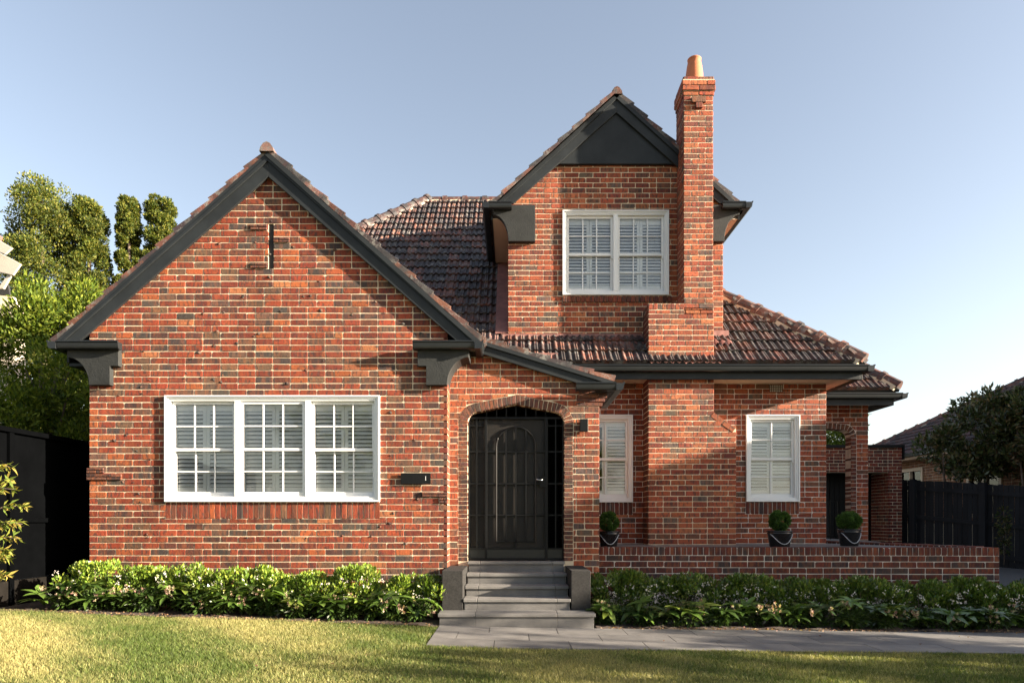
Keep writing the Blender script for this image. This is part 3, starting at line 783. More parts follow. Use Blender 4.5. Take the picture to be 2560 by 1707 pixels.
# side wing hip roof
qe = 3.86; qy = 3.87; qx = 7.52; hp = 1.35
roof_face(house, (RX1 + .2, qy, qe), (1, 0, 0), (0, 1, .91), [(0, 0), (qx - RX1 - .2, 0), (qx - RX1 - .2 - hp, hp * 1.352), (0, hp * 1.352)], None)
roof_face(house, (qx, qy, qe), (0, 1, 0), (-1, 0, .91), [(0, 0), (4, 0), (4, hp * 1.352), (hp, hp * 1.352)], None)
ridge(KIDS[house.name][-1], (qx - .02, qy + .02, qe + .07), (qx - hp, qy + hp, qe + .91 * hp + .07), rad=.115)
gutter((5.4, qy - .02, Z(998, qy)), (X(2248, qy), qy - .02, Z(998, qy)), (0, -1, 0)); gutter((X(2248, qy) - .01, qy - .13, Z(998, qy)), (X(2248, qy) - .01, 7, Z(998, qy)), (1, 0, 0))
mb = MB(); mb.box(5.4, X(2230, qy), qy - .015, qy + .02, Z(1013, qy), Z(997, qy)); mb.box(X(2230, qy), X(2230, qy) + .03, qy - .015, 7, Z(1013, qy), Z(997, qy)); mb.build('fascia', M['charcoal'], house, bevel=.003)
mb = MB(); mb.box(RX1 + .01, X(2230, qy), qy + .022, YQ - .01, 3.685, 3.697); mb.box(QX1 + .01, X(2230, qy), YQ - .01, 7, 3.685, 3.697); mb.build('soffit', M['soffit'], house)
# upper storey roof
UR = Z(242, YB - .1); SU = .91; ul = 2.12; UY0 = YB - .14; tu = math.hypot(1, SU)
for sg in (-1, 1):
    roof_face(house, (UXC + sg * ul, UY0 if sg > 0 else UY0 + 5, UR + .03 - SU * ul), (0, sg, 0), (-sg, 0, SU), [(0, 0), (5, 0), (5, ul * tu), (0, ul * tu)], lambda P: P.y < 2.3)
ru = KIDS[house.name][-1]
ridge(ru, (UXC, UY0, UR + .04), (UXC, UY0 + 5, UR + .04), rad=.095, L=.42, bed=False)
barge(UXC, UR, 1.98, SU, .27, YB - .11, .04)
mb = MB(); mb.prism([(UXC - (UR - .20 - ZT) / SU, ZT), (UXC + (UR - .20 - ZT) / SU, ZT), (UXC, UR - .20)], lambda a, b: (a, YB - .068, b), lambda a, b: (a, YB - .003, b)); mb.build('gable_panel', M['charcoal'], house)
mb = MB(); mb.box(UXC - 1.12, UXC + 1.02, YB - .074, YB - .004, ZT - .014, ZT - .002); mb.build('gable_trim', M['charcoal'], house)
Yu = YB - .10
def KU(u, v): return (X(u, Yu), Z(v, Yu))
au = [(KU(1233, 537)[0] + (KU(1271, 603)[0] - KU(1233, 537)[0]) * math.sin(t * math.pi / 24), KU(1271, 603)[1] + (KU(1233, 537)[1] - KU(1271, 603)[1]) * math.cos(t * math.pi / 24)) for t in range(13)]
kp = [KU(1338, 512), KU(1338, 603)] + au[::-1] + [KU(1233, 512)]
corbel(-1, Yu, .11, kp); miu = lambda p: (2 * UXC - p[0], p[1]); corbel(1, Yu, .11, [miu(p) for p in kp][::-1])
zu = Z(520, Yu - .1); xg = X(1222, Yu - .1)
for f in (lambda x: x, lambda x: 2 * UXC - x):
    s_ = -1 if f(0) == 0 else 1
    a_, b_ = sorted((f(xg), f(X(1279, Yu))))
    gutter((a_, Yu - .002, zu), (b_, Yu - .002, zu), (0, -1, 0)); gutter((f(xg), Yu - .12, zu), (f(xg), 6.2, zu), (s_, 0, 0))
    mb = MB(); x0, x1 = sorted((f(xg + .03), f(xg + .06))); mb.box(x0, x1, Yu + .12, 6.2, zu - .10, zu + .06); mb.build('fascia', M['gutter'], house)
    mb = MB(); x0, x1 = sorted((f(xg + .06), f(UX0 + .0))); mb.box(x0, x1, Yu + .13, 6.2, zu - .09, zu - .075); mb.build('eave_soffit', M['soffit'], house)
# flashings
def flashing(parent, x0, x1, y, z, drop=.16, h=.09, wav=.02):
    mb = MB(); n = max(4, int((x1 - x0) / .035)); vs = []; fs = []
    for i in range(n + 1):
        x = x0 + (x1 - x0) * i / n; w = wav * math.sin(i * 2.0) + rb.uniform(-.008, .008)
        vs += [(x, y - .012, z + h), (x, y - .016, z), (x, y - .016 - drop * .5, z - drop * .45 + w * .6 + .02), (x, y - .02 - drop - abs(w) * .4, z - drop * .92 + w + .015)]
    for i in range(n):
        for j in range(3): fs.append((4 * i + j, 4 * i + j + 1, 4 * i + j + 5, 4 * i + j + 4))
    mb.add(vs, fs); return mb.build('flashing', M['lead'], parent, smooth=True)
flashing(rmain, UX0 - .12, BX0 + .02, YB, 4.40); flashing(rmain, BX0 - .05, BX1 + .08, YC, 3.955, .1, .05); flashing(rmain, BX1, UX1 + .1, YB, 4.43, .2, .12, .03)
flashing(rmain, -.40, .75, 1.80, 3.98, .18, .08, .035)
mb = MB(); vs = []
O = Vector((UX0, YB - .02, 4.42)); D_ = Vector((0, 1, TP))
mb.add([O + Vector((-.22, 0, .07)), O + Vector((0, 0, .09)), O + D_ * 2.6 + Vector((0, 0, .09)), O + D_ * 2.6 + Vector((-.22, 0, .07))], [(0, 1, 2, 3)])
mb.add([O + Vector((-.008, 0, .09)), O + D_ * 2.6 + Vector((-.008, 0, .09)), O + D_ * 2.6 + Vector((-.008, 0, .25)), O + Vector((-.008, 0, .25))], [(0, 1, 2, 3)]); mb.build('flashing', M['lead'], rmain)

# ------------------------------------------------------------ windows
def window(w, Y, units, label=None, proud_=.03):
    """w: (x0,x1,z0,z1) outside of the trim; units: list of (weight, cols, fixed)"""
    x0, x1, z0, z1 = w; y = Y - proud_; T = .048
    mb = MB()
    def fr_(a0, a1, b0, b1, t, y0, y1):       # rectangular frame
        mb.box(a0, a0 + t, y0, y1, b0, b1); mb.box(a1 - t, a1, y0, y1, b0, b1); mb.box(a0 + t, a1 - t, y0, y1, b1 - t, b1); mb.box(a0 + t, a1 - t, y0, y1, b0, b0 + t)
    fr_(x0, x1, z0, z1, .022, y - .012, Y + .05); fr_(x0 + .022, x1 - .022, z0 + .022, z1 - .022, .026, y + .006, Y + .05)
    fr_(x0 + .048, x1 - .048, z0 + .048, z1 - .048, .026, y + .018, Y + .16)
    win = mb.build('window', M['white'], house, bevel=.003)
    if label: win['label'] = label
    a, b = x0 + .074, x1 - .074; c, d = z0 + .074, z1 - .074
    tot = sum(u[0] for u in units); mul = .075; span = (b - a) - mul * (len(units) - 1); xs = a
    for i, (wt, cols, fixed) in enumerate(units):
        xe = xs + span * wt / tot
        if i: 
            m2 = MB(); m2.box(xs - mul, xs, y + .014, Y + .16, c, d); m2.build('mullion', M['white'], win, bevel=.003)
        zm = (c + d) / 2 - .012
        # upper sash sits in front of the lower one
        for part, (q0, q1, dep) in enumerate(((zm - .018, d, Y + (.005 if fixed else .035)), (c, zm + .018, Y + (.0052 if fixed else .068)))):
            st_ = .042; br = .042 if part == 0 else .062; tr = .042 if part == 0 else .036
            m2 = MB(); yb = dep + .032
            m2.box(xs, xs + st_, dep, yb, q0, q1); m2.box(xe - st_, xe, dep, yb, q0, q1)
            m2.box(xs + st_, xe - st_, dep, yb, q0, q0 + br); m2.box(xs + st_, xe - st_, dep, yb, q1 - tr, q1)
            if part == 0 and not fixed:
                for xx, sg in ((xs + .002, 1), (xe - .002, -1)):
                    m2.prism([(xx, q0), (xx + sg * .036, q0), (xx + sg * .030, q0 - .03), (xx + sg * .016, q0 - .052), (xx, q0 - .06)], lambda p, q: (p, dep + .001, q), lambda p, q: (p, dep + .03, q))
            m2.build('sash', M['white'], win, bevel=.0025)
            ga, gb, gc, gd = xs + st_, xe - st_, q0 + br, q1 - tr
            gw = (gb - ga) / cols; gh = (gd - gc) / 2
            m2 = MB()
            for k in range(1, cols): m2.box(ga + k * gw - .010, ga + k * gw + .010, dep + .004, yb - .003, gc, gd)
            m2.box(ga, gb, dep + .0055, yb - .0045, gc + gh - .010, gc + gh + .010); m2.build('glazing_bar', M['white'], win, bevel=.003)
            for k in range(cols):
                for l in range(2):
                    m2 = MB(); m2.box(ga + k * gw + .008, ga + (k + 1) * gw - .008, dep + .017, dep + .020, gc + l * gh + .008, gc + (l + 1) * gh - .008); m2.build('pane', M['glass'], win)
        # shutters
        ys = Y + .108; leaves = 2; lw = (xe - xs + .03) / leaves; sx = xs - .015
        for l in range(leaves):
            p0, p1 = sx + l * lw + .002, sx + (l + 1) * lw - .002
            m2 = MB(); m2.box(p0, p0 + .045, ys, ys + .028, c, d); m2.box(p1 - .045, p1, ys, ys + .028, c, d)
            m2.box(p0 + .045, p1 - .045, ys, ys + .028, c, c + .13); m2.box(p0 + .045, p1 - .045, ys, ys + .028, d - .12, d); m2.build('shutter', M['slat'], win, bevel=.002)
            s0, s1_ = c + .13, d - .12; nS = max(3, round((s1_ - s0) / .0545)); ps = (s1_ - s0) / nS
            key = (round(p1 - p0, 3))
            if key not in SLATS:
                m3 = MB(); hw = (p1 - p0) / 2 - .046
                pr = [(-.028, 0), (-.02, .0045), (0, .006), (.02, .0045), (.028, 0), (.02, -.0045), (0, -.006), (-.02, -.0045)]
                m3.prism(pr, lambda p, q: (-hw, p, q), lambda p, q: (hw, p, q)); SLATS[key] = m3.mesh('slat', M['slat'])
            if (w is W2) and l == 0: continue
            for k in range(nS):
                tilt = .92 + rb.uniform(-.03, .03) + ((.25 * math.sin(k * 1.3)) if w is W3 and l == 1 else 0)
                mt = Matrix.Translation(((p0 + p1) / 2, ys + .014, s0 + (k + .5) * ps)) @ Matrix.Rotation(tilt + .0, 4, 'X')
                put('slat', SLATS[key], win, mat=mt)
        xs = xe + mul
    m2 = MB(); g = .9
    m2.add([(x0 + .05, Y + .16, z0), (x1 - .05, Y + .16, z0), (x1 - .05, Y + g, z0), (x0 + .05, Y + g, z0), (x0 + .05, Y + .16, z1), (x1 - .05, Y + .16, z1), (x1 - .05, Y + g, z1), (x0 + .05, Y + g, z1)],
           [(0, 1, 2, 3), (4, 7, 6, 5), (0, 3, 7, 4), (1, 5, 6, 2), (3, 2, 6, 7)]); m2.build('window_recess', M['dark'], win)  # near-black box stands in for the unlit room behind
    return win
SLATS = {}
window(W1, 0, [(1, 3, False), (1.02, 3, True), (1, 3, False)], 'wide white three light sash window with shutters')
window(W4, YB, [(1, 3, False), (1, 3, False)], 'paired white sash window of the upper storey')
window(W3, YB, [(1, 2, False)], 'narrow white sash window with crooked shutter slats')
window(W2, YB, [(1, 2, False)], 'narrow white sash window half hidden by the porch')

# ------------------------------------------------------------ entrance screen door
YD = YP + .115
def zx(p): return X(1100 + p * .2934, YD)
def zv(p): return Z(960 + p * .2934, YD)
doorp = MB()
def dbar(mb, a, b, c, d, t=.02, dep=.022, y=0): mb.box(min(a, b) - (t / 2 if a == b else 0), max(a, b) + (t / 2 if a == b else 0), YD - dep / 2 + y, YD + dep / 2 + y, min(c, d) - (t / 2 if c == d else 0), max(c, d) + (t / 2 if c == d else 0))
fm = MB(); ztop = zv(290)
dbar(fm, zx(392), zx(392), zv(1495), ztop, .034, .04); dbar(fm, zx(905), zx(905), zv(1495), ztop, .044, .04, .0005); dbar(fm, AXL + .012, AXL + .012, zv(1495), ztop, .026, .04); dbar(fm, AXR - .012, AXR - .012, zv(1495), ztop, .026, .04)
dbar(fm, AXL, AXR, ztop, ztop, .03, .042); dbar(fm, AXL, AXR, zv(1488), zv(1488), .03, .041)
door = fm.build('screen_door', M['black'], house, bevel=.003)
def sub(name, mb, m='black', **k): return mb.build(name, M[m], door, **k)
for p, t in ((312, .022), (985, .018)):
    mb = MB(); dbar(mb, zx(p), zx(p), zv(1398), ztop, t); sub('door_bar', mb)
arcx0, arcx1 = zx(480), zx(812); arr = (arcx1 - arcx0) / 2; arcc = (arcx0 + arcx1) / 2; arcz = zv(365) - arr
pts = [(arcx0, YD, zv(1340)), (arcx0, YD, arcz)] + [(arcc - arr * math.cos(t / 16 * math.pi), YD, arcz + arr * math.sin(t / 16 * math.pi)) for t in range(1, 16)] + [(arcx1, YD, arcz), (arcx1, YD, zv(1340))]
mb = MB(); mb.tube(pts, .0125, 6); sub('arch_bar', mb, smooth=False)
for p in (563, 647, 733):
    x = zx(p); zt = arcz + math.sqrt(max(0, arr * arr - (x - arcc) ** 2)); mb = MB(); dbar(mb, x, x, zv(1340) if p != 647 else zv(1398), zt, .021); sub('door_bar', mb)
for p in (575, 847, 1115):
    mb = MB(); dbar(mb, AXL, AXR, zv(p), zv(p), .021, .016, .002); sub('door_bar', mb)
mb = MB(); dbar(mb, arcx0, arcx1, zv(1340), zv(1340), .02); sub('door_bar', mb)
for a, b in ((AXL, zx(392)), (zx(905), AXR)):
    mb = MB(); dbar(mb, a, b, zv(355), zv(355), .016, .014); sub('door_bar', mb)
for p in (397, 483, 565, 647, 731, 817, 900):
    mb = MB(); x = zx(p); dbar(mb, x, x, ztop, ZAP - .13 * abs(x - AXC) - .02, .015); sub('door_bar', mb)
mb = MB(); dbar(mb, AXL, AXR, zv(1400), zv(1400), .02, .03, .001); sub('door_rail', mb)
mb = MB(); mb.box(AXL + .02, zx(385), YD + .004, YD + .016, zv(1486), zv(1400)); mb.box(zx(402), zx(895), YD - .006, YD + .012, zv(1483), zv(1406)); mb.box(zx(915), AXR - .02, YD + .004, YD + .016, zv(1486), zv(1400)); sub('kick_panel', mb, 'gutter', bevel=.003)
mb = MB(); mb.box(zx(398), zx(898), YD + .022, YD + .026, zv(1400), ztop); mb.box(AXL, zx(385), YD + .03, YD + .034, zv(1400), ztop); sub('security_mesh', mb, 'screen')
mb = MB(); mb.box(zx(848), zx(912), YD - .034, YD - .02, zv(880), zv(790)); sub('lock_plate', mb, bevel=.004)
mb = MB(); mb.tube([(zx(872), YD - .03, zv(818)), (zx(872), YD - .07, zv(818)), (zx(850), YD - .074, zv(819)), (zx(826), YD - .07, zv(815)), (zx(820), YD - .068, zv(808))], .0075, 8); sub('handle', mb, 'chrome', smooth=True)
# vestibule behind
lay(house, frame('left', AXR + .10), courses(YP + .2, YP + 2.4, .7, 3.1), PALR); plate('vestibule_wall', rect(YP + .2, YP + 2.4, .6, 3.2), [], frame('left', AXR + .101), house, back=-.05)
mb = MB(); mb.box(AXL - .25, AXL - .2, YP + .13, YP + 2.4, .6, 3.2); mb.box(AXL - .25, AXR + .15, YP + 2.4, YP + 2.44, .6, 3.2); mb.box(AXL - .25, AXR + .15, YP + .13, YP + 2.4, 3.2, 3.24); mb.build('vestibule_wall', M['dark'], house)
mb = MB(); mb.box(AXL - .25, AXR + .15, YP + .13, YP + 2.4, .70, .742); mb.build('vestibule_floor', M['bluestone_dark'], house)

# emit joined brick and tile masses
ob = STUFF.build('brickwork', M['brick'], house, True, kind='stuff')
ot = TST.build('tilework', M['tile'], house, True, kind='stuff')

# ------------------------------------------------------------ wall lamp, plaque
lamp = thing('wall_lamp', 'small black box wall lamp beside the entrance arch', 'lamp', (X(1458, YP), YP, Z(1065, YP)))
mb = MB(); mb.box(-.055, .055, -.115, -.03, -.088, .088); mb.build('lamp_body', M['black'], lamp, bevel=.003)
mb = MB(); mb.box(-.04, .04, -.03, -.006, -.06, .06); mb.build('mounting_plate', M['black'], lamp)
mb = MB(); mb.box(.0555, .0585, -.112, -.035, -.085, .085); mb.build('lamp_trim', M['beige'], lamp)
pq = thing('name_plaque', 'black metal name plaque fixed to the brick wall', 'sign', (X(1040, 0), 0, Z(1196, 0)))
hw = (X(1073.6, 0) - X(1000, 0)) / 2; hh = (Z(1182, 0) - Z(1209.6, 0)) / 2
mb = MB(); mb.box(-hw, hw, -.042, -.03, -hh, hh); mb.build('plate', M['black'], pq, bevel=.002)
mb = MB()
for x in (-hw + .03, hw - .03): mb.box(x - .008, x + .008, -.03, -.006, -.01, .01)
mb.build('spacer', M['black'], pq)
mb = MB(); xI = X(1065, 0) - X(1040, 0); mb.box(xI - .003, xI + .003, -.045, -.0425, -.022, .026); mb.box(xI - .006, xI + .006, -.045, -.0425, -.026, -.0222); mb.box(xI - .006, xI + .006, -.045, -.0425, .0262, .03); mb.build('letter', M['white'], pq)

# ------------------------------------------------------------ steps
steps = thing('front_steps', 'bluestone front steps with two dark rendered piers below the arched door', 'steps', (0, -.3, 0))
steps.location = (0, 0, 0)
zs = [ZB + .0, .602, .462, .325, .18]; yn = [.27, -.05, -.35, -.65, -.97]
xl, xrr = -.625, .752
for i in range(5):
    a, b = (xl + (0 if i else .0), xrr) if i < 4 else (X(1094, -.97), X(1489.5, -.97))
    back = YP + .13 if i == 0 else yn[i - 1] + .03
    if i == 0: a, b = X(1168, .27), X(1413, .27)
    cuts = [a, a + (b - a) * .13, a + (b - a) * .87, b] if i < 4 else [a, a + (b - a) * .236, a + (b - a) * .757, b]
    nz = zs[i + 1] if i < 4 else gz(0)
    for j in range(3):
        mb = MB(); mb.box(cuts[j] + .0015, cuts[j + 1] - .0015, yn[i], back, zs[i] - .042, zs[i]); mb.build('tread', M['bluestone'], steps, bevel=.006)
        mb = MB(); mb.box(cuts[j] + (.0015 if j else .02), cuts[j + 1] - (.0015 if j < 2 else .02), yn[i] + .025, yn[i] + .05, nz - .02, zs[i] - .043); mb.build('riser', M['bluestone_dark'], steps, bevel=.002)
mb = MB(); mb.box(xl, xrr, -.6, YP + .1, -.05, .17)
for i in range(4): mb.box(xl + .01, xrr - .01, yn[i] + .051, YP + .1, (zs[i + 1] - .01), zs[i] - .044)
mb.build('step_core', M['mortar_dark'], steps)
for u0, u1, yb in ((1105, 1157, YP - .002), (1428, 1476.6, YP - .002)):
    yf = -.64; mb = MB(); mb.box(X(u0, yf), X(u1, yf), yf, yb, 0.10 if False else .1805, Z(1426, yf)); mb.build('pier', M['pier'], steps, bevel=.006)

# ------------------------------------------------------------ ground, lawn, path
def sheet(name, xs, ys, zf, m, kind='structure'):
    mb = MB(); nx, ny = len(xs), len(ys)
    mb.v = [(x, y, zf(x, y)) for y in ys for x in xs]; mb.c = [(1, 1, 1)] * len(mb.v)
    mb.f = [(j * nx + i, j * nx + i + 1, (j + 1) * nx + i + 1, (j + 1) * nx + i) for j in range(ny - 1) for i in range(nx - 1)]
    return mb.build(name, m, None, kind=kind, smooth=True)
def lin(a, b, n): return [a + (b - a) * i / (n - 1) for i in range(n)]
far = [-900, -300, -100, -50, -30, -20, -15]; far2 = [15, 20, 30, 50, 100, 300, 900]
gm = simple('verge_soil', (.075, .055, .035), .95, .45, 2.5, .9, 35)
sheet('ground', far + lin(-12, 12, 49) + far2, [-900, -300, -100, -50, -30, -20, -14] + lin(-12, 12, 49) + far2, lambda x, y: gz(x, y) - .012, gm)
def lawn_material():
    m, nt, b = newmat('lawn_turf'); p = coords(nt, (1, 1, 1), 'pos')
    n1 = noise(nt, p, 1.3, 4); n2 = noise(nt, p, 55, 4, .8)
    c = ramp(nt, n2, [(.3, (.045, .055, .014)), (.55, (.13, .13, .035)), (.75, (.27, .24, .085))])
    c = mix(nt, ramp(nt, n1, [(.4, 0), (.65, .5)]), c, (.21, .18, .075)); nt.links.new(c, b.inputs['Base Color'])
    b.inputs['Roughness'].default_value = .9; bump(nt, b, n2, 1.0, .02); return m
lm = lawn_material()
LY0, LY1 = -1.06, -2.33
def lawn_edge(x): return (LY0 + .05 * math.sin(x * 1.7) - .02) if x < -.9 else LY1
sheet('lawn', lin(-16, -.895, 60), lin(-30, -2.33, 50) + lin(-2.2, -1.06, 8), lambda x, y: gz(x, y) - .004, lm)
sheet('lawn', lin(-.895, 16, 60), lin(-30, -2.33, 50), lambda x, y: gz(x, y) - .004, lm)
# paving stones of the path, three rows
path = sheet('path', [-.89, -.45, 0, 2, 4, 6, 8, 9, 9.5], [-2.33, -1.6, -.99], lambda x, y: gz(x, y) + .002, M['joint'])
for r_ in range(3):
    y1 = -.99 - r_ * .448; y0 = y1 - .444; x = -.89
    first = [.62, .27, .70][r_]
    while x < 9.4:
        L = .81 if x > -.88 else first; xe = min(x + L, 9.5)
        zt = rb.uniform(.012, .015)
        mb = MB(); p = [(x + .004, y0 + .002), (xe - .004, y0 + .002), (xe - .004, y1 - .002), (x + .004, y1 - .002)]; k = rb.uniform(.85, 1.15)
        mb.add([(a, b, gz(a, b) + zt) for a, b in p] + [(a, b, gz(a, b) - .02) for a, b in p], [(0, 1, 2, 3), (0, 4, 5, 1), (1, 5, 6, 2), (2, 6, 7, 3), (3, 7, 4, 0)], (.13 * k, .122 * k, .115 * k))
        mb.build('paving_stone', M['bluestone'] if rb.random() < .6 else M['bluestone_dark'], path)
        x = xe
sheet('garden_bed', lin(-6.3, -.9, 20), lin(-1.10, 0, 8), lambda x, y: gz(x, 0) + .012 + .02 * math.sin(x * 9) * math.sin(y * 11), M['soil'])
sheet('garden_bed', lin(1.05, 9.5, 30), lin(-.985, .62, 8), lambda x, y: gz(x, 0) + .012 + .02 * math.sin(x * 9) * math.sin(y * 11), M['soil'])
sheet('driveway', lin(7.05, 14, 12), lin(.62, 14, 20), lambda x, y: gz(x, y) + .01, M['concrete'])
sheet('driveway', lin(9.5, 12.2, 5), lin(-12, .62, 12), lambda x, y: gz(x, y) + .01, M['concrete'])
mb = MB(); mb.prism([(PX1 + .02, .62), (6.5, .62), (5.36, 2.8), (5.36, 5.5), (PX1 + .02, 5.5)], lambda a, b: (a, b, .3), lambda a, b: (a, b, .925)); mb.box(5.37, 7.0, 3.6, 5.6, .3, .92); o = mb.build('terrace', M['bluestone_dark'], None, kind='structure')

# grass blades
rng = np.random.default_rng(5)
def tri_mesh(name, V, F4, tints, m, parent=None, kind=None):
    """V (n,k,3) faces of k verts each"""
    n, k, _ = V.shape; me = bpy.data.meshes.new(name)
    me.vertices.add(n * k); me.vertices.foreach_set('co', V.astype(np.float32).ravel())
    me.loops.add(n * k); me.loops.foreach_set('vertex_index', np.arange(n * k, dtype=np.int32))
    me.polygons.add(n); me.polygons.foreach_set('loop_start', np.arange(0, n * k, k, dtype=np.int32)); me.polygons.foreach_set('loop_total', np.full(n, k, dtype=np.int32))
    a = me.attributes.new('tint', 'FLOAT_COLOR', 'POINT'); c = np.ones((n, k, 4), dtype=np.float32); c[:, :, :3] = tints[:, None, :]
    a.data.foreach_set('color', c.ravel()); me.materials.append(m); me.update(calc_edges=True); me.validate()
    o = bpy.data.objects.new(name, me); link(o, parent)
    if kind: o['kind'] = kind
    if parent is not None: KIDS.setdefault(parent.name, []).append(o)
    return o
def vnoise(x, y, s, seed=0):
    r = np.random.default_rng(seed); out = np.zeros_like(x)
    for k in range(6):
        a, b, c = r.uniform(.5, 1.6) * s, r.uniform(.5, 1.6) * s, r.uniform(0, 6.28); out += np.sin(x * a * r.choice([-1, 1]) + y * b + c)
    return out / 6
def blades(n, x0, x1, y0, y1):
    x = rng.uniform(x0, x1, n); y = rng.uniform(y0, y1, n)
    edge = np.where(x < -.9, LY0 + .05 * np.sin(x * 1.7) + rng.normal(0, .02, n), LY1 + rng.normal(0, .014, n))
    k = y < edge; x = x[k]; y = y[k]; n = len(x)
    gzv = np.where(x < 0, -.036 * x, -.010 * x)
    h = rng.uniform(.014, .042, n) * (1 + .35 * vnoise(x, y, 2.2, 3)); w = rng.uniform(.0020, .0046, n); a = rng.uniform(0, 6.28, n); ln = rng.normal(0, .5, (n, 2)) * h[:, None]
    b = np.stack([x, y, gzv - .004], 1); sd = np.stack([np.cos(a) * w, np.sin(a) * w, 0 * a], 1)
    tip = b + np.stack([ln[:, 0], ln[:, 1], h], 1)
    V = np.stack([b - sd, b + sd, tip], 1)
    patch = np.clip(.38 + .9 * vnoise(x, y, 1.6, 9) + .4 * vnoise(x, y, 6, 10) + rng.normal(0, .28, n), 0, 1)[:, None]
    t = (1 - patch) * np.array([.085, .125, .025]) + patch * np.array([.36, .32, .13])
    t *= rng.uniform(.5, 1.4, (n, 1)); return V, t
V, t = blades(520000, -7.2, 7.2, -5.0, -.95)
tri_mesh('grass', V, None, t, M['grass'], kind='stuff')

# ------------------------------------------------------------ garden wall
gw = thing('garden_wall', 'low brick garden wall with upright coping bricks in front of the terrace', 'garden wall', (0, 0, 0))
gax, gay = PX1 + .015, .60; gbx, gby = 6.96, .38
dv = Vector((gbx - gax, gby - gay)); gl = dv.length; dv.normalize(); nv = Vector((dv.y, -dv.x))
def frG(u, v, d): p = Vector((gax, gay)) + dv * u + nv * d; return (p.x, p.y, v)
WT = .938
plate('wall_core', rect(0, gl, -.12, WT - .006), [], frG, gw, m='mortar_dark', back=-.22)
n = round(gl / .0805); w = gl / n
for i in range(n):
    mb = MB(); brick_to(mb, rect(i * w + .004, (i + 1) * w - .004, WT - .115, WT), frG, tint(PALD), back=-.225, front=.006); mb.build('coping_brick', M['brick'], gw, True)
Z0s, CPs = Z0, CP; Z0 = WT - .117; CP = .0885
def put_bricks(parent, fr, gen, pal, name='brick', limit=300, back=-.012):
    for poly, full in gen:
        mb = MB(); brick_to(mb, poly, fr, tint(pal), back=back); mb.build(name, M['brick'], parent, True)
put_bricks(gw, frG, courses(0, gl, WT - .117 - 6 * CP, WT - .118), PALD)
# return leg
e2 = Vector((5.45, 2.95)); d2 = (e2 - Vector((gbx, gby))); l2 = d2.length; d2.normalize(); n2 = Vector((-d2.y, d2.x))
if n2.x > 0: n2 = -n2          # faces the terrace
def frH(u, v, d): p = Vector((gbx - .235, gby + .10)) + d2 * u + n2 * d; return (p.x, p.y, v)
plate('wall_core', rect(0.02, l2, 0, WT + .004), [], frH, gw, m='mortar_dark', back=-.22)
n = round(l2 / .085); w = l2 / n
for i in range(n):
    z_ = .012 + .02 * i / n; mb = MB(); brick_to(mb, rect(.02 + i * w + .004, .02 + (i + 1) * w - .004, WT + z_ - .11, WT + z_), frH, tint(PALD), back=-.225, front=.006); mb.build('coping_brick', M['brick'], gw, True)
def frE(u, v, d): p = Vector((gax, gay)) + dv * (gl + d) - nv * u; return (p.x, p.y, v)
put_bricks(gw, frE, courses(0, .22, WT - .117 - 6 * CP, WT - .118), PALD)
mb = MB(); brick_to(mb, rect(0, .22, WT - .115, WT), frE, tint(PALD), front=.006); mb.build('coping_brick', M['brick'], gw, True)
Z0, CP = Z0s, CPs

# ------------------------------------------------------------ garage (far right)
YG = 9.1; gar = thing('garage', 'flat roofed brick garage with black doors behind the house', 'garage', (0, 0, 0))
GRX = X(2254.7, YG); GLX = X(2040, YG); gt = Z(1118.7, YG); gs = Z(1180, YG); gc = X(2220.5, YG)
frg = frame('front', YG)
plate('wall', rect(GLX, gc - .003, gs, gt), [], frg, gar, m='mortar', back=-.3); plate('wall', rect(gc, GRX, 0, gt), [], frg, gar, m='mortar', back=-.3)
put_bricks(gar, frg, list(courses(GLX, gc - .01, gs, gt))[:150], PALG); put_bricks(gar, frg, courses(gc, GRX, .5, gt), PALG)
frl = frame('left', gc); plate('wall', rect(YG, YG + .9, 0, gs), [], frame('left', gc + .002), gar, m='mortar', back=-.05)
put_bricks(gar, frl, courses(YG, YG + .9, .5, gs), PALG)
mb = MB(); mb.box(GLX, GRX + .05, YG - .05, YG + 5, gt, gt + .075); mb.box(GRX + .005, GRX + .05, YG - .049, YG + 5, gt - .32, gt); mb.build('parapet_cap', M['black'], gar)
for a, b in ((X(2074, YG + .9), X(2145, YG + .9)), (X(2146, YG + .9), X(2222, YG + .9))):
    mb = MB(); k = 6
    for i in range(k): mb.box(a + (b - a) * i / k + .004, a + (b - a) * (i + 1) / k - .004, YG + .88, YG + .92, 0, gs + .1)
    mb.build('door', M['black'], gar, bevel=.003)
mb = MB(); mb.box(GLX, gc, YG + .93, YG + .98, 0, gs + .2); mb.box(GLX, gc, YG + .02, YG + .95, gs + .02, gs + .06); mb.build('door_recess', M['dark'], gar)

# ------------------------------------------------------------ fences
fn = thing('paling_fence', 'black stained timber paling fence beside the driveway', 'fence', (0, 0, 0))
A = Vector((10.62, 9.55)); B = Vector((13.6, 4.0)); fd = (B - A); fl = fd.length; fd.normalize(); fnn = Vector((-abs(fd.y), -abs(fd.x)))
fnn = Vector((fd.y, -fd.x)) if Vector((fd.y, -fd.x)).y < 0 else Vector((-fd.y, fd.x))
def fp(u, d, z): p = A + fd * u + fnn * d; return (p.x, p.y, z)
def ftop(u): return 2.45 - .10 * u
def fgr(u): p = A + fd * u; return gz(p.x, p.y)
n = int(fl / .118)
for i in range(n):
    u0 = i * .118; u1 = u0 + .108; dd = .0 if i % 2 else .006; hj_ = rb.uniform(-.012, .012)
    mb = MB(); mb.prism([(u0, 0), (u1, 0), (u1, 1), (u0, 1)], lambda a, b: fp(a, dd, fgr(a) - .05 if b == 0 else ftop(a) + hj_), lambda a, b: fp(a, dd + .016, fgr(a) - .05 if b == 0 else ftop(a) + hj_)); mb.build('paling', M['fence'], fn)
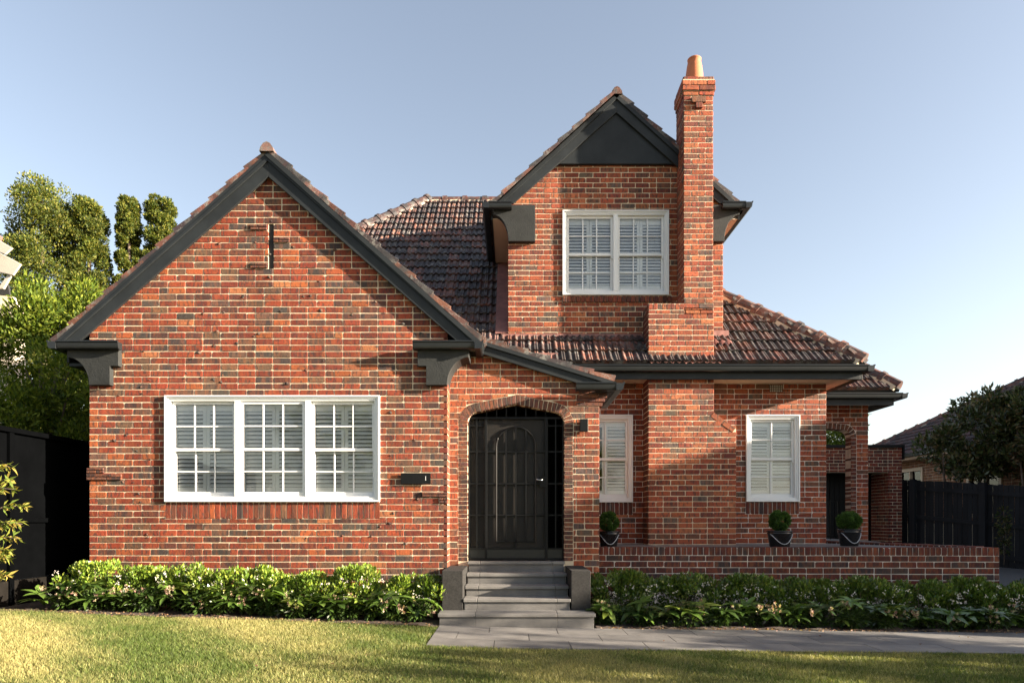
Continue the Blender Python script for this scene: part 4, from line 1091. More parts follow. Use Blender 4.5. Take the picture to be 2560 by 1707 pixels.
for dz in (.22, .98, 1.75):
    mb = MB(); mb.prism([(0, -.05), (fl, -.05), (fl, .05), (0, .05)], lambda a, b: fp(a, .022, ftop(a) - dz + b), lambda a, b: fp(a, .062, ftop(a) - dz + b)); mb.build('rail', M['fence'], fn)
for i in range(4):
    u = .55 + i * 1.75
    mb = MB(); mb.prism([(u - .07, 0), (u + .07, 0), (u + .07, 1), (u - .07, 1)], lambda a, b: fp(a, .064, fgr(a) - .05 if b == 0 else ftop(a) + .03), lambda a, b: fp(a, .16, fgr(a) - .05 if b == 0 else ftop(a) + .03)); mb.build('post', M['fence'], fn, bevel=.004)
ff = thing('sheet_fence', 'tall black sheet fence along the boundary at the house side', 'fence', (0, 0, 0))
FX = -6.52; ft = 2.50
for i in range(6):
    y0 = -8 + i * 1.5; y1 = y0 + 1.44
    if y0 > 1: break
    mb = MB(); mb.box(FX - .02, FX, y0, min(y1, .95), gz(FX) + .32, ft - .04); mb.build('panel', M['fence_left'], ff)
    mb = MB(); mb.box(FX - .04, FX + .045, y1 - .01, y1 + .07, gz(FX), ft - .01); mb.build('post', M['fence_left'], ff, bevel=.004)
mb = MB(); mb.box(FX - .05, FX + .06, -8, .98, ft - .035, ft + .03); mb.build('top_rail', M['fence_left'], ff, bevel=.006)
mb = MB(); mb.box(FX + .001, FX + .045, -8, .2, 1.30, 1.36); mb.build('mid_rail', M['fence_left'], ff, bevel=.004)
mb = MB(); mb.box(FX - .05, FX + .02, -8, .95, gz(FX) - .05, gz(FX) + .31); mb.build('plinth', simple('old_sleeper', (.010, .009, .008), .95, .3, 5, .3, 60, .0), ff, bevel=.006)
stp = MB(); stp.box(X(98, .3), X(127, .3), .25, .40, gz(-6, 0) - .02, Z(1417, .3)); o = stp.build('timber_post', simple('weathered_timber', (.06, .052, .042), .9), None, bevel=.008); tag(o, 'short weathered timber post on the soil beside the side gate', 'post')
gt_ = thing('side_gate', 'black side gate with latch between the fence and the house', 'gate', (0, 0, 0))
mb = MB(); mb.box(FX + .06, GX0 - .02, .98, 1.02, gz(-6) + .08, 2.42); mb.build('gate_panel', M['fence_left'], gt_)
mb = MB(); mb.box(FX + .03, FX + .12, .93, 1.05, gz(-6), 2.52); mb.box(GX0 - .1, GX0 - .02, .93, 1.05, gz(-6), 2.46); mb.box(FX + .12, GX0 - .1, .95, 1.03, 2.40, 2.46); mb.build('gate_frame', M['fence_left'], gt_, bevel=.004)
mb = MB(); yl = .93; mb.box(X(188, yl), X(200, yl), yl - .03, yl + .04, Z(1219, yl), Z(1214, yl)); mb.box(X(193, yl), X(196, yl), yl - .02, yl + .04, Z(1325, yl), Z(1200, yl)); mb.build('latch', M['black'], gt_)
for side, xx in ((0, 0),): pass

# ------------------------------------------------------------ foliage tools
def leaves(name, P, D, size, asp, tints, m, parent, fold=.25, droop=0.0):
    """pointed leaves: two triangles folded on the midrib, as quads base-left-tip-right"""
    n = len(P); D = D / np.linalg.norm(D, axis=1, keepdims=True)
    r = rng.normal(0, 1, (n, 3)); S = np.cross(D, r); S /= np.linalg.norm(S, axis=1, keepdims=True); U = np.cross(S, D)
    s = size[:, None]
    tip = P + D * s - U * s * droop; L = P + D * s * .5 + S * s * asp * .5 + U * s * fold * asp; Rr = P + D * s * .5 - S * s * asp * .5 + U * s * fold * asp
    V = np.stack([P, L, tip, Rr], 1); return tri_mesh(name, V, None, tints, m, parent)
def blob_pts(n, c, r, shell=.55, seed=None):
    d = rng.normal(0, 1, (n, 3)); d /= np.linalg.norm(d, axis=1, keepdims=True)
    q = shell + (1 - shell) * rng.uniform(0, 1, n) ** .6
    return np.array(c) + d * np.array(r) * q[:, None], d
def lumps(n, lumps_, shell=.5):
    """points over many lumps (centre, radii); weight by area"""
    w = np.array([np.prod(l[1]) ** (2 / 3) for l in lumps_]); cnt_ = (w / w.sum() * n).astype(int) + 1; P = []; D = []; I = []
    for i, (l, k) in enumerate(zip(lumps_, cnt_)):
        p, d = blob_pts(k, l[0], l[1], shell); P.append(p); D.append(d); I.append(np.full(k, i))
    return np.concatenate(P), np.concatenate(D), np.concatenate(I)
def crown_lumps(c, r, n, size, seed, flat=1.0, bias=None):
    g = np.random.default_rng(seed); out = []
    for i in range(n):
        d = g.normal(0, 1, 3); d /= np.linalg.norm(d); q = g.uniform(.45, 1) ** .5
        s = size * g.uniform(.6, 1.35); out.append((np.array(c) + d * np.array(r) * q, (s, s, s * flat)))
    return out
def tints_for(I, pal, g=None):
    pal = np.array(pal); k = rng.integers(0, len(pal), len(I)); base = pal[k]
    lum = np.random.default_rng(11).uniform(.75, 1.25, I.max() + 2)[I][:, None]
    return base * lum * rng.uniform(.75, 1.25, (len(I), 1))
def trunk(parent, pts, r0, r1, name='trunk', m='bark', n=8):
    k = len(pts); mb = MB(); mb.tube(pts, [r0 + (r1 - r0) * i / (k - 1) for i in range(k)], n); return mb.build(name, M[m], parent, smooth=True)
def limbs(parent, base, targets, r=.04, name='limb'):
    mb = MB()
    for t_ in targets:
        b = Vector(base); t_ = Vector(t_); mid = (b + t_) / 2 + Vector((random.uniform(-.15, .15), random.uniform(-.15, .15), random.uniform(0, .2)))
        mb.tube([b, mid, t_], [r, r * .6, r * .2], 5)
    return mb.build(name, M['bark'], parent, smooth=True)

# conifers behind, left
CON = [(.065, .088, .018), (.105, .125, .022), (.04, .062, .014), (.17, .165, .03)]
def conifer(u, vt, wpx, D, label, seed):
    Y = D + CY; x = X(u, Y); zt = Z(vt, Y); r = wpx / F * D / 2
    t = thing('conifer_tree', label, 'tree', (x, Y, gz(x, Y)), 'clipped conifers behind the house')
    trunk(t, [(0, 0, 0), (.05, 0, zt * .5), (0, 0, zt - .6)], .16, .04)
    g = np.random.default_rng(seed); L = []
    for i in range(260):
        h = g.uniform(.28, 1) ; rr = r * (1.0 if h < .82 else math.sqrt(max(.05, 1 - ((h - .82) / .2) ** 2))) * g.uniform(.62, .98) * (1 + .12 * math.sin(h * 17 + seed))
        a = g.uniform(0, 6.28); s = g.uniform(.20, .36) * (r / .85); zc = h * (zt - .12)
        L.append((np.array([rr * math.cos(a) * .85, rr * math.sin(a) * .85, zc]), (s, s, s * .85)))
    P, Dd, I = lumps(75000, L, .35)
    Dn = Dd * .8 + np.array([0, 0, .7]) + rng.normal(0, .35, P.shape)
    leaves('crown', P, Dn, rng.uniform(.05, .10, len(P)), .55, tints_for(I, CON), M['leaf'], t)
    return t
cons = [conifer(105, 515, 172, 22, 'broadest rounded golden green conifer behind the bright green tree', 1),
        conifer(222, 549, 100, 22.4, 'dark sided conifer second from the broad rounded one', 2),
        conifer(322, 549, 62, 22.8, 'narrow conifer between two rounded conifers behind the gable roof', 3),
        conifer(402, 548, 80, 23.2, 'conifer whose top just clears the front gable roof edge', 4)]
# bright green tree in front of them
bt = thing('leafy_tree', 'bright yellow green leafy tree behind the black sheet fence', 'tree', (-9.2, 4.2, .3))
trunk(bt, [(0, 0, 0), (.1, 0, 1.2), (.0, .1, 2.6), (.15, 0, 4.2)], .12, .03)
L = crown_lumps((.2, 0, 3.6), (1.65, 1.3, 1.9), 70, .42, 8) + crown_lumps((.0, .2, 2.0), (2.2, 1.3, 1.6), 70, .42, 9) + crown_lumps((.35, 0, 5.0), (.9, .8, .85), 26, .32, 10) + crown_lumps((-1.6, .3, 2.6), (1.5, 1.2, 2.1), 40, .42, 12)
limbs(bt, (.05, 0, 2.2), [tuple(l[0] * .85) for l in L[::6]])
P, Dd, I = lumps(64000, L, .35)
GR = [(.085, .125, .014), (.13, .17, .018), (.18, .21, .026), (.05, .085, .012)]
leaves('crown', P, Dd * .6 + np.array([.15, -.1, .6]) + rng.normal(0, .45, P.shape), rng.uniform(.07, .13, len(P)), .36, tints_for(I, GR), M['leaf'], bt)
hd = thing('hedge_tree', 'dense shaded tree filling the gap beside the house wall', 'tree', (-7.0, 4.6, .3))
trunk(hd, [(0, 0, 0), (.05, 0, 1.5), (0, 0, 2.6)], .1, .03)
L = crown_lumps((.1, 0, 2.1), (1.3, 1.0, 1.7), 60, .42, 18)
P, Dd, I = lumps(26000, L, .35)
leaves('crown', P, Dd * .6 + np.array([.15, -.1, .5]) + rng.normal(0, .45, P.shape), rng.uniform(.06, .12, len(P)), .36, tints_for(I, GR), M['leaf'], hd)
# shrub reaching in at the left edge
ls = thing('willowy_shrub', 'long leaved shrub leaning over the lawn in front of the sheet fence', 'shrub', (-5.95, -1.35, gz(-6)))
trunk(ls, [(-.25, 0, 0), (-.22, 0, .7), (-.18, 0, 1.5), (-.12, 0, 1.9)], .03, .008, 'stem')
P = []; Dd = []
mb = MB()
for (tx, tz) in ((.22, 1.62), (.1, 1.72), (-.05, 1.9), (.16, 1.42), (.12, 1.05), (.05, 1.2), (.08, .82), (.1, .62), (.0, .9), (.17, 1.22)):
    b = Vector((-.22, random.uniform(-.1, .1), max(.3, tz - .25))); e = Vector((tx * .95, random.uniform(-.15, .15), tz - .15)); mb.tube([b, (b + e) / 2 + Vector((0, 0, .07)), e], [.008, .006, .003], 4)
    for k in range(34):
        s = random.uniform(.25, 1); q = b.lerp(e, s) + Vector((0, 0, .07 * (1 - (2 * s - 1) ** 2))); P.append(q); Dd.append((random.gauss(.5, .5), random.gauss(0, .6), random.gauss(-.25, .45)))
mb.build('twig', M['bark'], ls, smooth=True)
P = np.array([tuple(p) for p in P]); Dd = np.array(Dd)
leaves('foliage', P, Dd, rng.uniform(.07, .13, len(P)), .22, np.array([(.12, .17, .03), (.20, .22, .04), (.33, .26, .06)])[rng.integers(0, 3, len(P))], M['leaf'], ls, droop=.2)

# magnolia-like tree on the right behind the fence
MG = [(.045, .065, .020), (.070, .090, .030), (.028, .042, .014), (.12, .095, .045)]
def magnolia(x, y, lab, c, r, n, seed, stems, cnt_=9000):
    t = thing('evergreen_tree', lab, 'tree', (x, y, gz(9, y)), 'dark evergreen trees behind the paling fence')
    L = crown_lumps(c, r, n, .30, seed)
    for k in range(stems):
        g = random.Random(seed * 10 + k); a = Vector((g.uniform(-.6, .6), g.uniform(-.2, .2), 0)); e = Vector((c[0] + g.uniform(-.8, .8) * r[0], g.uniform(-.4, .4), c[2] + g.uniform(-.3, .3)))
        trunk(t, [a, a.lerp(e, .45) + Vector((g.uniform(-.1, .1), 0, 0)), e], .045, .012)
    limbs(t, (c[0], c[1], c[2] - .6), [tuple(l[0]) for l in L[::4]], .02)
    P, Dd, I = lumps(cnt_, L, .3)
    leaves('crown', P, Dd * .7 + np.array([0, 0, .5]) + rng.normal(0, .5, P.shape), rng.uniform(.11, .19, len(P)), .36, tints_for(I, [(.06, .085, .028), (.09, .11, .04), (.04, .058, .02), (.15, .12, .06)]), M['leaf_gloss'], t, droop=.15)
magnolia(11.9, 8.6, 'dark evergreen tree with low spreading crown nearest the garage', (.25, 0, 3.25), (1.15, .8, 1.15), 30, 21, 5, 6500)
magnolia(13.2, 7.4, 'taller dark evergreen tree with sunlit tip furthest from the garage', (.1, 0, 3.55), (1.3, .8, 1.45), 40, 22, 6, 9000)
# sapling against the fence
sp_ = thing('young_climber', 'thin dark young plant climbing the paling fence', 'plant', (11.35, 6.4, .3))
trunk(sp_, [(0, 0, 0), (.05, 0, .6), (0, 0, 1.25)], .012, .005, 'stem')
P, Dd, I = lumps(420, [((0, 0, z_), (.14, .12, .2)) for z_ in (.4, .65, .9, 1.15)], .2)
leaves('foliage', P, Dd, rng.uniform(.05, .09, len(P)), .5, tints_for(I, MG), M['leaf'], sp_)

# ------------------------------------------------------------ garden shrubs
def leaf_shape(mb, base, d, up, L, wd, t, droop=.3):
    d = Vector(d).normalized(); s = d.cross(Vector(up)).normalized(); u = s.cross(d)
    pr = [(0, .12), (.28, .8), (.55, 1), (.8, .62), (1, .02)]
    vs = []; 
    for a, w_ in pr:
        c = Vector(base) + d * (a * L) - u * (droop * L * a * a); vs += [c - s * (wd * w_ / 2) + u * (wd * .12 * w_), c, c + s * (wd * w_ / 2) + u * (wd * .12 * w_)]
    fs = []
    for i in range(len(pr) - 1):
        for j in (0, 1): fs.append((3 * i + j, 3 * i + j + 1, 3 * i + j + 4, 3 * i + j + 3))
    mb.add(vs, fs, t)
HLEAF = []
for k in range(7):
    g = random.Random(k); mb = MB(); m_ = g.choice([6, 7, 8]); base = g.choice([(.04, .075, .016), (.06, .11, .022), (.10, .17, .03), (.17, .23, .04)])
    for i in range(m_):
        a = 2 * math.pi * i / m_ + g.uniform(-.15, .15); el = g.uniform(.15, .6); L = g.uniform(.115, .175); q = g.uniform(.8, 1.2)
        leaf_shape(mb, (0, 0, 0), (math.cos(a) * math.cos(el), math.sin(a) * math.cos(el), math.sin(el)), (0, 0, 1), L, L * .36, tuple(c * q for c in base), g.uniform(.2, .6))
    HLEAF.append(mb.mesh('leaf', M['leaf_gloss'], True)); HLEAF[-1].polygons.foreach_set('use_smooth', [True] * len(HLEAF[-1].polygons))
def flower_heads(name, parent, centers, r, n, size, pal, m='petal'):
    P = []; Dd = []
    for c in centers:
        for k in range(n):
            q = np.array(c) + rng.normal(0, r, 3)
            for a in range(5):
                th = 6.28 * a / 5; P.append(q); Dd.append((math.cos(th), -.55, math.sin(th)))
    if not P: return
    P = np.array(P); Dd = np.array(Dd) + rng.normal(0, .15, P.shape)
    pal = np.array(pal); leaves(name, P, Dd, rng.uniform(.7, 1.2, len(P)) * size, .8, pal[rng.integers(0, len(pal), len(P))], M[m], parent)['kind'] = 'stuff'
def hawthorn(x, y, w, h, lab, seed, grp, bright):
    gr_ = gz(x); t = thing('flowering_shrub', lab, 'shrub', (x, y, gr_), grp)
    g = np.random.default_rng(seed); mb = MB()
    for i in range(14):
        a = g.uniform(0, 6.28); q = g.uniform(.2, .9); mb.tube([(0, 0, 0), (q * w * .35 * math.cos(a), q * .2 * math.sin(a), h * .45), (q * w * .48 * math.cos(a), q * .25 * math.sin(a), h * .85)], [.009, .006, .003], 4)
    mb.build('stem', M['bark'], t)
    L = []
    for i in range(34):
        a = g.uniform(-1, 1); b_ = g.uniform(-1, 1); zc = h * (.60 + .30 * math.sqrt(max(0, 1 - a * a)) - .42 * g.uniform(0, 1) ** 1.5)
        L.append((np.array([a * w * .46, b_ * .20, zc]), (.10, .10, .09)))
    P, Dd, I = lumps(3900, L, .5)
    pal = [(.12, .20, .024), (.18, .26, .032), (.08, .14, .02), (.27, .32, .05)] if bright else [(.07, .13, .018), (.11, .17, .024), (.05, .095, .016), (.16, .20, .035)]  # sun and shade put into leaf colour: lighter sunlit row, darker shaded row
    leaves('foliage', P, Dd * .5 + np.array([0, -.05, .9]) + rng.normal(0, .3, P.shape), rng.uniform(.036, .062, len(P)), .46, tints_for(I, pal), M['leaf_gloss'], t)
    # inner foliage below, shade put into its darker leaf colours
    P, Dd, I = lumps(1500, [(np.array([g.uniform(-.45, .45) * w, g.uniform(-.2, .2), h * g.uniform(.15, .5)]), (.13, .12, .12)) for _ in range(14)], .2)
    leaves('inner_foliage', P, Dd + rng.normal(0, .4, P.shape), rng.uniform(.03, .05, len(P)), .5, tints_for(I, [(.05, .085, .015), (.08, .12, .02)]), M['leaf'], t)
    fc = [(g.uniform(-.48, .48) * w, -.2 - g.uniform(0, .1), h * g.uniform(.42, .85)) for _ in range(int((8 if bright else 15) * w))]
    flower_heads('flower', t, fc, .018, 6, .012, [(.78, .75, .76), (.82, .78, .78), (.70, .62, .64)])
    return t
lx = [(-5.42, .84), (-4.78, .78), (-4.12, .80), (-3.42, .84), (-2.68, .72), (-1.98, .84), (-1.28, .74)]
lh = [.60, .54, .60, .60, .54, .66, .56]
nm = ['nearest the side gate', 'second from the side gate', 'under the left end of the wide window', 'below the middle of the wide window', 'below the right end of the wide window', 'below the name plaque and tallest of its row', 'right beside the entrance steps']
for i, (x, w) in enumerate(lx):
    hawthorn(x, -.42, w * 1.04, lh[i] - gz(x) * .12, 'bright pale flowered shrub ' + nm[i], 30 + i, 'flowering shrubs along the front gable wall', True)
rx = [(1.48, .78), (2.35, .95), (3.2, .8), (3.98, .85), (4.75, .75), (5.5, .95), (6.25, .8), (7.05, .85), (7.8, .8)]
rh = [.64, .58, .60, .54, .56, .54, .58, .52, .5]
nm = ['right beside the entrance steps', 'second from the entrance steps', 'in front of the chimney breast', 'fourth from the entrance steps', 'below the potted ball by the narrow window', 'sixth from the entrance steps', 'seventh from the entrance steps', 'at the free end of the low wall', 'past the end of the low wall']
for i, (x, w) in enumerate(rx):
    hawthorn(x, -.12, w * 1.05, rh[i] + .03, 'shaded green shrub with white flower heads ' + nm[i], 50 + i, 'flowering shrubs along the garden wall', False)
def hellebore(x, y, h, lab, seed, grp, nl=9, flowers=True):
    gr_ = gz(x); t = thing('hellebore_plant', lab, 'plant', (x, y, gr_), grp); g = random.Random(seed); mb = MB(); fcs = []
    for i in range(nl):
        a = g.uniform(0, 6.28); rr = g.uniform(.03, .23); z_ = h * g.uniform(.45, 1.0) * (1 - .5 * rr / .3); p = Vector((rr * math.cos(a) * 1.3, rr * math.sin(a) * .7 - .03, z_))
        mb.tube([(0, 0, 0), (p.x * .55, p.y * .55, z_ * .7), tuple(p)], [.006, .005, .004], 4, (.10, .15, .04))
        mt = Matrix.Translation(p) @ Matrix.Rotation(g.uniform(0, 6.28), 4, 'Z') @ Matrix.Rotation(g.uniform(-.5, .2), 4, 'X') @ Matrix.Scale(g.uniform(.95, 1.6), 4)
        put('leaf', HLEAF[g.randrange(7)], t, mat=mt)
    for i in range(2): 
        a = g.uniform(0, 6.28); p = (.17 * math.cos(a), .10 * math.sin(a) - .1, h * g.uniform(.45, .8)); fcs.append(p); mb.tube([(0, 0, 0), p], [.005, .004], 4, (.10, .15, .04))
    mb.build('stem', M['leaf'], t, True)
    P, Dd, I = lumps(420, [((g.uniform(-.2, .2), g.uniform(-.1, .1), h * .35), (.14, .12, .10)) for _ in range(5)], .2)
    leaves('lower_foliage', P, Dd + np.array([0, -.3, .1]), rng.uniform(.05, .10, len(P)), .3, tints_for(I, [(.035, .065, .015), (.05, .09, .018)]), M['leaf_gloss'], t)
    if flowers: flower_heads('flower', t, fcs, .035, 8, .026, [(.42, .33, .24), (.36, .25, .20), (.38, .38, .20), (.26, .14, .12)])
    return t
g = random.Random(4); i = 0
places = ['by the timber post', 'before the gable wall near its outer corner', 'before the first bright shrub', 'with a dark red leaved neighbour', 'under the outer window light', 'under the first mullion', 'at the middle light of the window', 'under the second mullion', 'under the last window light', 'below the window corner', 'below the name plaque', 'one plant short of the steps', 'against the dark pier of the steps']
for i in range(13):
    x = -5.60 + i * .372; hellebore(x + g.uniform(-.06, .06), -.78 + g.uniform(-.05, .08), g.uniform(.34, .46), 'leafy hellebore in the sunlit bed ' + places[i], 100 + i, 'hellebores at the lawn edge', g.choice([8, 9, 10]))
pr_ = ['spilling over the second pier of the steps', 'next to the steps pier on the path side', 'third from the steps along the path', 'before the shaded wall under the half hidden window', 'in line with the first potted ball', 'in front of the chimney breast edge', 'in front of the chimney breast middle', 'in line with the narrow window edge', 'in line with the second potted ball', 'before the arch of the side porch', 'in line with the third potted ball', 'two plants short of the wall end', 'one plant short of the wall end', 'at the wall end by the driveway', 'past the wall end beside the driveway', 'last along the path']
for i in range(16):
    x = 1.22 + i * .44; hellebore(x + g.uniform(-.06, .06), -.66 + g.uniform(-.07, .08), g.uniform(.30, .40), 'dark leaved hellebore in the shaded bed ' + pr_[i], 140 + i, 'hellebores along the path', 8)
for i, (x, y) in enumerate(((11.9, 5.3), (12.7, 4.5))):
    t = thing('low_shrub', ['low green shrub at the foot of the paling fence', 'second low green shrub at the fence foot nearer the street'][i], 'shrub', (x, y, gz(9, y)), 'low shrubs at the fence foot')
    trunk(t, [(0, 0, 0), (0, 0, .2)], .015, .008, 'stem')
    P, Dd, I = lumps(1800, [((g.uniform(-.4, .4), g.uniform(-.3, .3), .22), (.2, .2, .16)) for _ in range(9)], .4); leaves('foliage', P, Dd + np.array([0, 0, .5]), rng.uniform(.04, .07, len(P)), .45, tints_for(I, [(.05, .10, .02), (.08, .13, .03)]), M['leaf'], t)

# ------------------------------------------------------------ topiary pots
def pot(x, y, z, r, h, br, bs, lab, seed):
    t = thing('topiary_pot', lab, 'potted plant', (x, y, z), 'potted box balls on the terrace')
    mb = MB(); mb.lathe([(r * .76, 0), (r * .80, .01), (r * .97, h * .80), (r * 1.0, h * .82), (r * 1.0, h * .86), (r * .97, h * .88), (r * .97, h * .93), (r * 1.06, h * .94), (r * 1.07, h), (r * .98, h), (r * .94, h * .9), (0, h * .88)], n=36); mb.build('pot', M['plastic'], t, smooth=True)
    pts = [(r * .97 * math.sin(a) , -r * .97 * math.cos(a) - .008, h * (.80 - .62 * math.cos(a * 1.15) ** 2)) for a in [(-1.25 + 2.5 * k / 16) for k in range(17)]]
    mb = MB(); mb.tube(pts, .006, 6); mb.build('handle', simple('pot_handle', (.35, .36, .38), .3, .1), t, smooth=True)
    trunk(t, [(0, 0, h * .85), (.005, 0, h + .1)], .014, .01, 'stem')
    g2 = np.random.default_rng(seed); L = []
    cz = h + br * bs * .95
    for i in range(60):
        d = g2.normal(0, 1, 3); d /= np.linalg.norm(d); L.append((np.array([0, 0, cz]) + d * np.array([br, br, br * bs]) * .80, (br * .24,) * 3))
    P, Dd, I = lumps(13000, L, .2)
    leaves('foliage', P, Dd + rng.normal(0, .5, P.shape), rng.uniform(.013, .022, len(P)), .6, tints_for(I, [(.05, .11, .02), (.08, .15, .03), (.035, .075, .015)]), M['leaf'], t)
pot(X(1522, .95), .95, .927, .155, .235, .155, 1.0, 'topiary ball in a black pot beside the porch pillar', 1)
pot(X(1949, .95), .95, .927, .182, .245, .158, 1.0, 'round topiary ball in a wide black pot under the narrow window', 2)
pot(X(2123, 1.3), 1.3, .927, .165, .26, .185, .75, 'broad flattened topiary in a black pot by the side porch', 3)

# ------------------------------------------------------------ neighbours
nb = thing('neighbour_house', 'single storey house with dark tiled hip roof behind the paling fence', 'house', (0, 0, 0))
nx = 12.6; ny1 = 17.4; ne = 3.4; sl2 = .58; nyf = -3.4; nr = 5.2  # near end is out of view, its length and gable set to shape shade
ntile = MB()
roof_face(nb, (nx, ny1, ne), (0, -1, 0), (1, 0, sl2), [(0, 0), (ny1 - nyf, 0), (ny1 - nyf, nr * 1.156), (nr, nr * 1.156)], None, mb=ntile, pal=[((.10, .055, .050), 5), ((.14, .07, .06), 5), ((.07, .05, .05), 4)])
mb = MB(); mb.prism([(nx + .5, 0), (nx + 2 * nr - .5, 0), (nx + 2 * nr - .5, ne), (nx + nr, ne + sl2 * nr - .15), (nx + .5, ne)], lambda a, b: (a, nyf + .4, b), lambda a, b: (a, nyf + .6, b)); mb.build('wall', M['cream'], nb)
roof_face(nb, (nx + 2 * nr, nyf, ne), (0, 1, 0), (-1, 0, sl2), [(0, 0), (ny1 - nyf, 0), (ny1 - nyf - nr, nr * 1.156), (0, nr * 1.156)], None, slab=True, mb=MB())
ntile.build('tilework', M['tile_far'], nb, True, kind='stuff')
KH = KIDS[nb.name][0]
ridge(KH, (nx + .02, ny1 - .02, ne + .05), (nx + nr, ny1 - nr, ne + sl2 * nr + .05), rad=.12, m='tile_far'); ridge(KH, (nx + nr, ny1 - nr, ne + sl2 * nr + .05), (nx + nr, nyf, ne + sl2 * nr + .05), rad=.12, m='tile_far')
tb = simple('tan_brick', (.42, .26, .14), .85, .2, 14, .3, 60)
def frN(u, v, d): return (nx + .45 - d, u, v)
nw = plate('wall', rect(nyf + .5, ny1 - .5, 0, ne - .02), [rect(12.4, 13.6, 1.5, 2.9), rect(8.9, 10.1, 1.5, 2.9)], frN, nb, m='mortar', back=-.1)
Z0, CP, BL = 0.0, .086, .24
nbm = MB()
for poly, full in courses(nyf + .6, ny1 - .6, 1.2, ne - .05, [(12.3, 13.7, 1.4, 3.0), (8.8, 10.2, 1.4, 3.0)]): brick_to(nbm, poly, frN, tint([((.40, .235, .12), 3), ((.46, .28, .15), 3), ((.33, .19, .10), 2)]))
Z0, CP = Z0s, CPs
nbm.build('brickwork', M['brick'], nb, True, kind='stuff')
mb = MB(); mb.box(nx + .0, nx + .03, nyf, ny1, ne - .16, ne - .03); mb.box(nx + .03, nx + .44, nyf, ny1, ne - .17, ne - .15); mb.build('fascia', simple('tan_timber', (.50, .34, .22), .6, .15), nb)
mb = MB(); mb.box(nx - .11, nx - .003, nyf, ny1, ne - .08, ne + .03); mb.build('gutter', M['gutter'], nb, bevel=.01)
for y0 in (12.4, 8.9):
    mb = MB(); xx = nx + .45
    for a, b, c, d in ((y0 - .1, y0, 1.4, 3.0), (y0 + 1.2, y0 + 1.3, 1.4, 3.0), (y0, y0 + 1.2, 2.9, 3.0), (y0, y0 + 1.2, 1.4, 1.5), (y0 + .57, y0 + .63, 1.5, 2.9)): mb.box(xx - .04, xx + .05, a, b, c, d)
    wn_ = mb.build('window', simple('tan_frame', (.6, .45, .3), .5, .05), nb, bevel=.005)
    mb = MB(); mb.box(xx + .04, xx + .045, y0, y0 + 1.2, 1.5, 2.9); mb.build('pane', M['glass'], wn_)
    mb = MB(); mb.box(xx + .12, xx + .13, y0, y0 + 1.2, 1.5, 2.9); mb.build('curtain', M['white'], wn_)
pm = thing('palm_tree', 'far palm showing one frond over the dark neighbour roof', 'tree', (X(2250, 22), 22, .3))
trunk(pm, [(0, 0, 0), (.1, 0, 2), (0, 0, 3.7)], .14, .10)
mb = MB()
for k in range(14):
    a = k * .9; c = Vector((math.cos(a), math.sin(a), 0)); last = Vector((0, 0, 3.7))
    for s in range(1, 9):
        q = Vector((0, 0, 3.7)) + c * (s * .16) + Vector((0, 0, .55 * math.sin(s / 8 * 2.4))); sd_ = Vector((-c.y, c.x, 0))
        for sg in (-1, 1): leaf_shape(mb, q, sd_ * sg + c * .6 + Vector((0, 0, .1)), (0, 0, 1), .42, .03, (.12, .16, .06), .3)
        last = q
mb.build('crown', M['leaf'], pm, True)
# building at the left edge
lb = thing('neighbour_gable_house', 'cream rendered house gable with beige barge boards beyond the sheet fence', 'house', (0, 0, 0))
Yl = 6.2
def lp(u, v): return (X(u, Yl), Z(v, Yl))
mb = MB(); wv = [lp(-500, 1200), lp(24, 1200), lp(14, 735), lp(-500, 480)]; mb.prism(wv, lambda a, b: (a, Yl + .25, b), lambda a, b: (a, Yl + .6, b)); mb.build('wall', M['cream'], lb)
def board(pts, y0, th, name='barge_board', m='beige'):
    mb = MB(); mb.prism([lp(*p) for p in pts], lambda a, b: (a, y0, b), lambda a, b: (a, y0 + th, b)); return mb.build(name, M[m], lb, bevel=.01)
board([(-400, 480), (-400, 370), (46, 628), (28, 644)], Yl - .2, .06); board([(-400, 590), (-400, 440), (25, 645), (56, 662), (36, 690)], Yl - .05, .05)
board([(-10, 722), (0, 712), (20, 684), (26, 690), (8, 722)], Yl + .0, .06, 'bracket')
board([(-400, 370), (-400, 345), (10, 595), (6, 606)], Yl - .22, .2, 'roof', 'lead')
board([(-400, 640), (10, 706), (16, 735), (-400, 700)], Yl + .12, .05, 'gable_vent', 'dark')

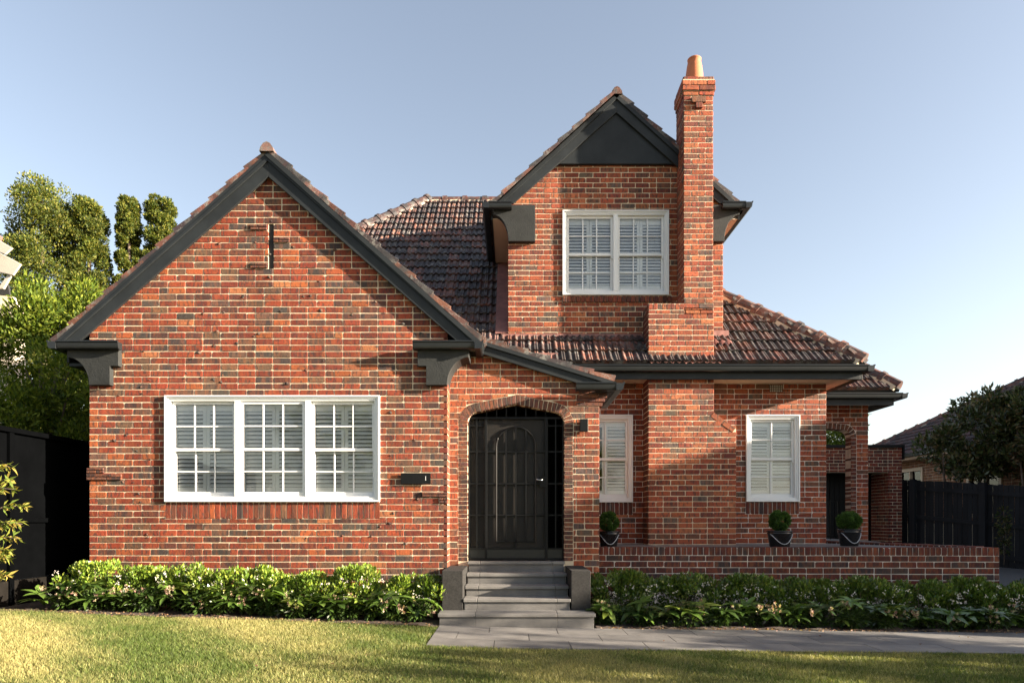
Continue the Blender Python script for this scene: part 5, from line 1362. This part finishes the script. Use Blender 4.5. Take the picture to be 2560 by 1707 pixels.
# ------------------------------------------------------------ trees out to the side that shade the lawn
def side_tree(x, y, h, r, lab, seed, n=9000, dens=46, ls=(.10, .2)):
    t = thing('street_tree', lab, 'tree', (x, y, gz(x)), 'trees across the driveway'); trunk(t, [(0, 0, 0), (.1, .05, h * .4), (0, 0, h * .7)], .16, .05)
    L = crown_lumps((0, 0, h * .70), (r, r, h * .27), dens, r * .26, seed); limbs(t, (0, 0, h * .4), [tuple(l[0]) for l in L[::3]], .05)
    P, Dd, I = lumps(n, L, .3); leaves('crown', P, Dd + rng.normal(0, .6, P.shape), rng.uniform(*ls, len(P)), .45, tints_for(I, MG + GR), M['leaf'], t)
side_tree(13.6, -4.9, 4.5, 1.35, 'round leafy tree beside the driveway nearest the neighbour house', 71, 2300, 26, (.12, .24))
side_tree(14.8, -7.0, 4.8, 1.5, 'leafy tree beside the driveway halfway to the street', 72, 1700, 22, (.12, .24))
side_tree(17.0, -9.6, 5.0, 1.6, 'leafy tree beside the driveway nearest the street', 73, 1500, 24, (.12, .24))
side_tree(-8.5, -24.0, 7.0, 3.0, 'tall tree across the street behind the viewer', 74, 9000, 40)
side_tree(3.5, -26.0, 6.5, 3.0, 'second tall tree across the street behind the viewer', 75, 9000, 40)

rt = thing('backyard_tree', 'sunlit leafy tree seen over the garage through the side porch arch', 'tree', (X(2105, 14.5), 14.5, .3))
trunk(rt, [(0, 0, 0), (.05, 0, 1.8), (0, 0, 3.4)], .1, .04)
P, Dd, I = lumps(9000, crown_lumps((0, 0, 3.9), (.8, .7, .9), 30, .3, 91), .3)
leaves('crown', P, Dd * .6 + np.array([0, 0, .5]) + rng.normal(0, .45, P.shape), rng.uniform(.07, .13, len(P)), .4, tints_for(I, GR), M['leaf'], rt)
# litter along the beds, on the path edge and the lawn
n = 900; lxp = np.concatenate([rng.uniform(-6.2, -.95, n // 2), rng.uniform(1.1, 7, n // 2)])
lyp = np.where(lxp < 0, rng.normal(-1.05, .07, n), rng.normal(-.97, .05, n)); k = rng.random(n) < .10; lyp[k] = rng.uniform(-4, -1.2, k.sum())
P = np.stack([lxp, lyp, np.where(lxp < 0, -.036 * lxp, -.010 * lxp) + .022], 1); Dd = rng.normal(0, 1, (n, 3)) * np.array([1, 1, .15])
leaves('leaf_litter', P, Dd, rng.uniform(.018, .04, n), .5, np.array([(.22, .13, .06), (.13, .075, .04), (.30, .20, .10), (.20, .10, .08)])[rng.integers(0, 4, n)], M['petal'], None)['kind'] = 'stuff'
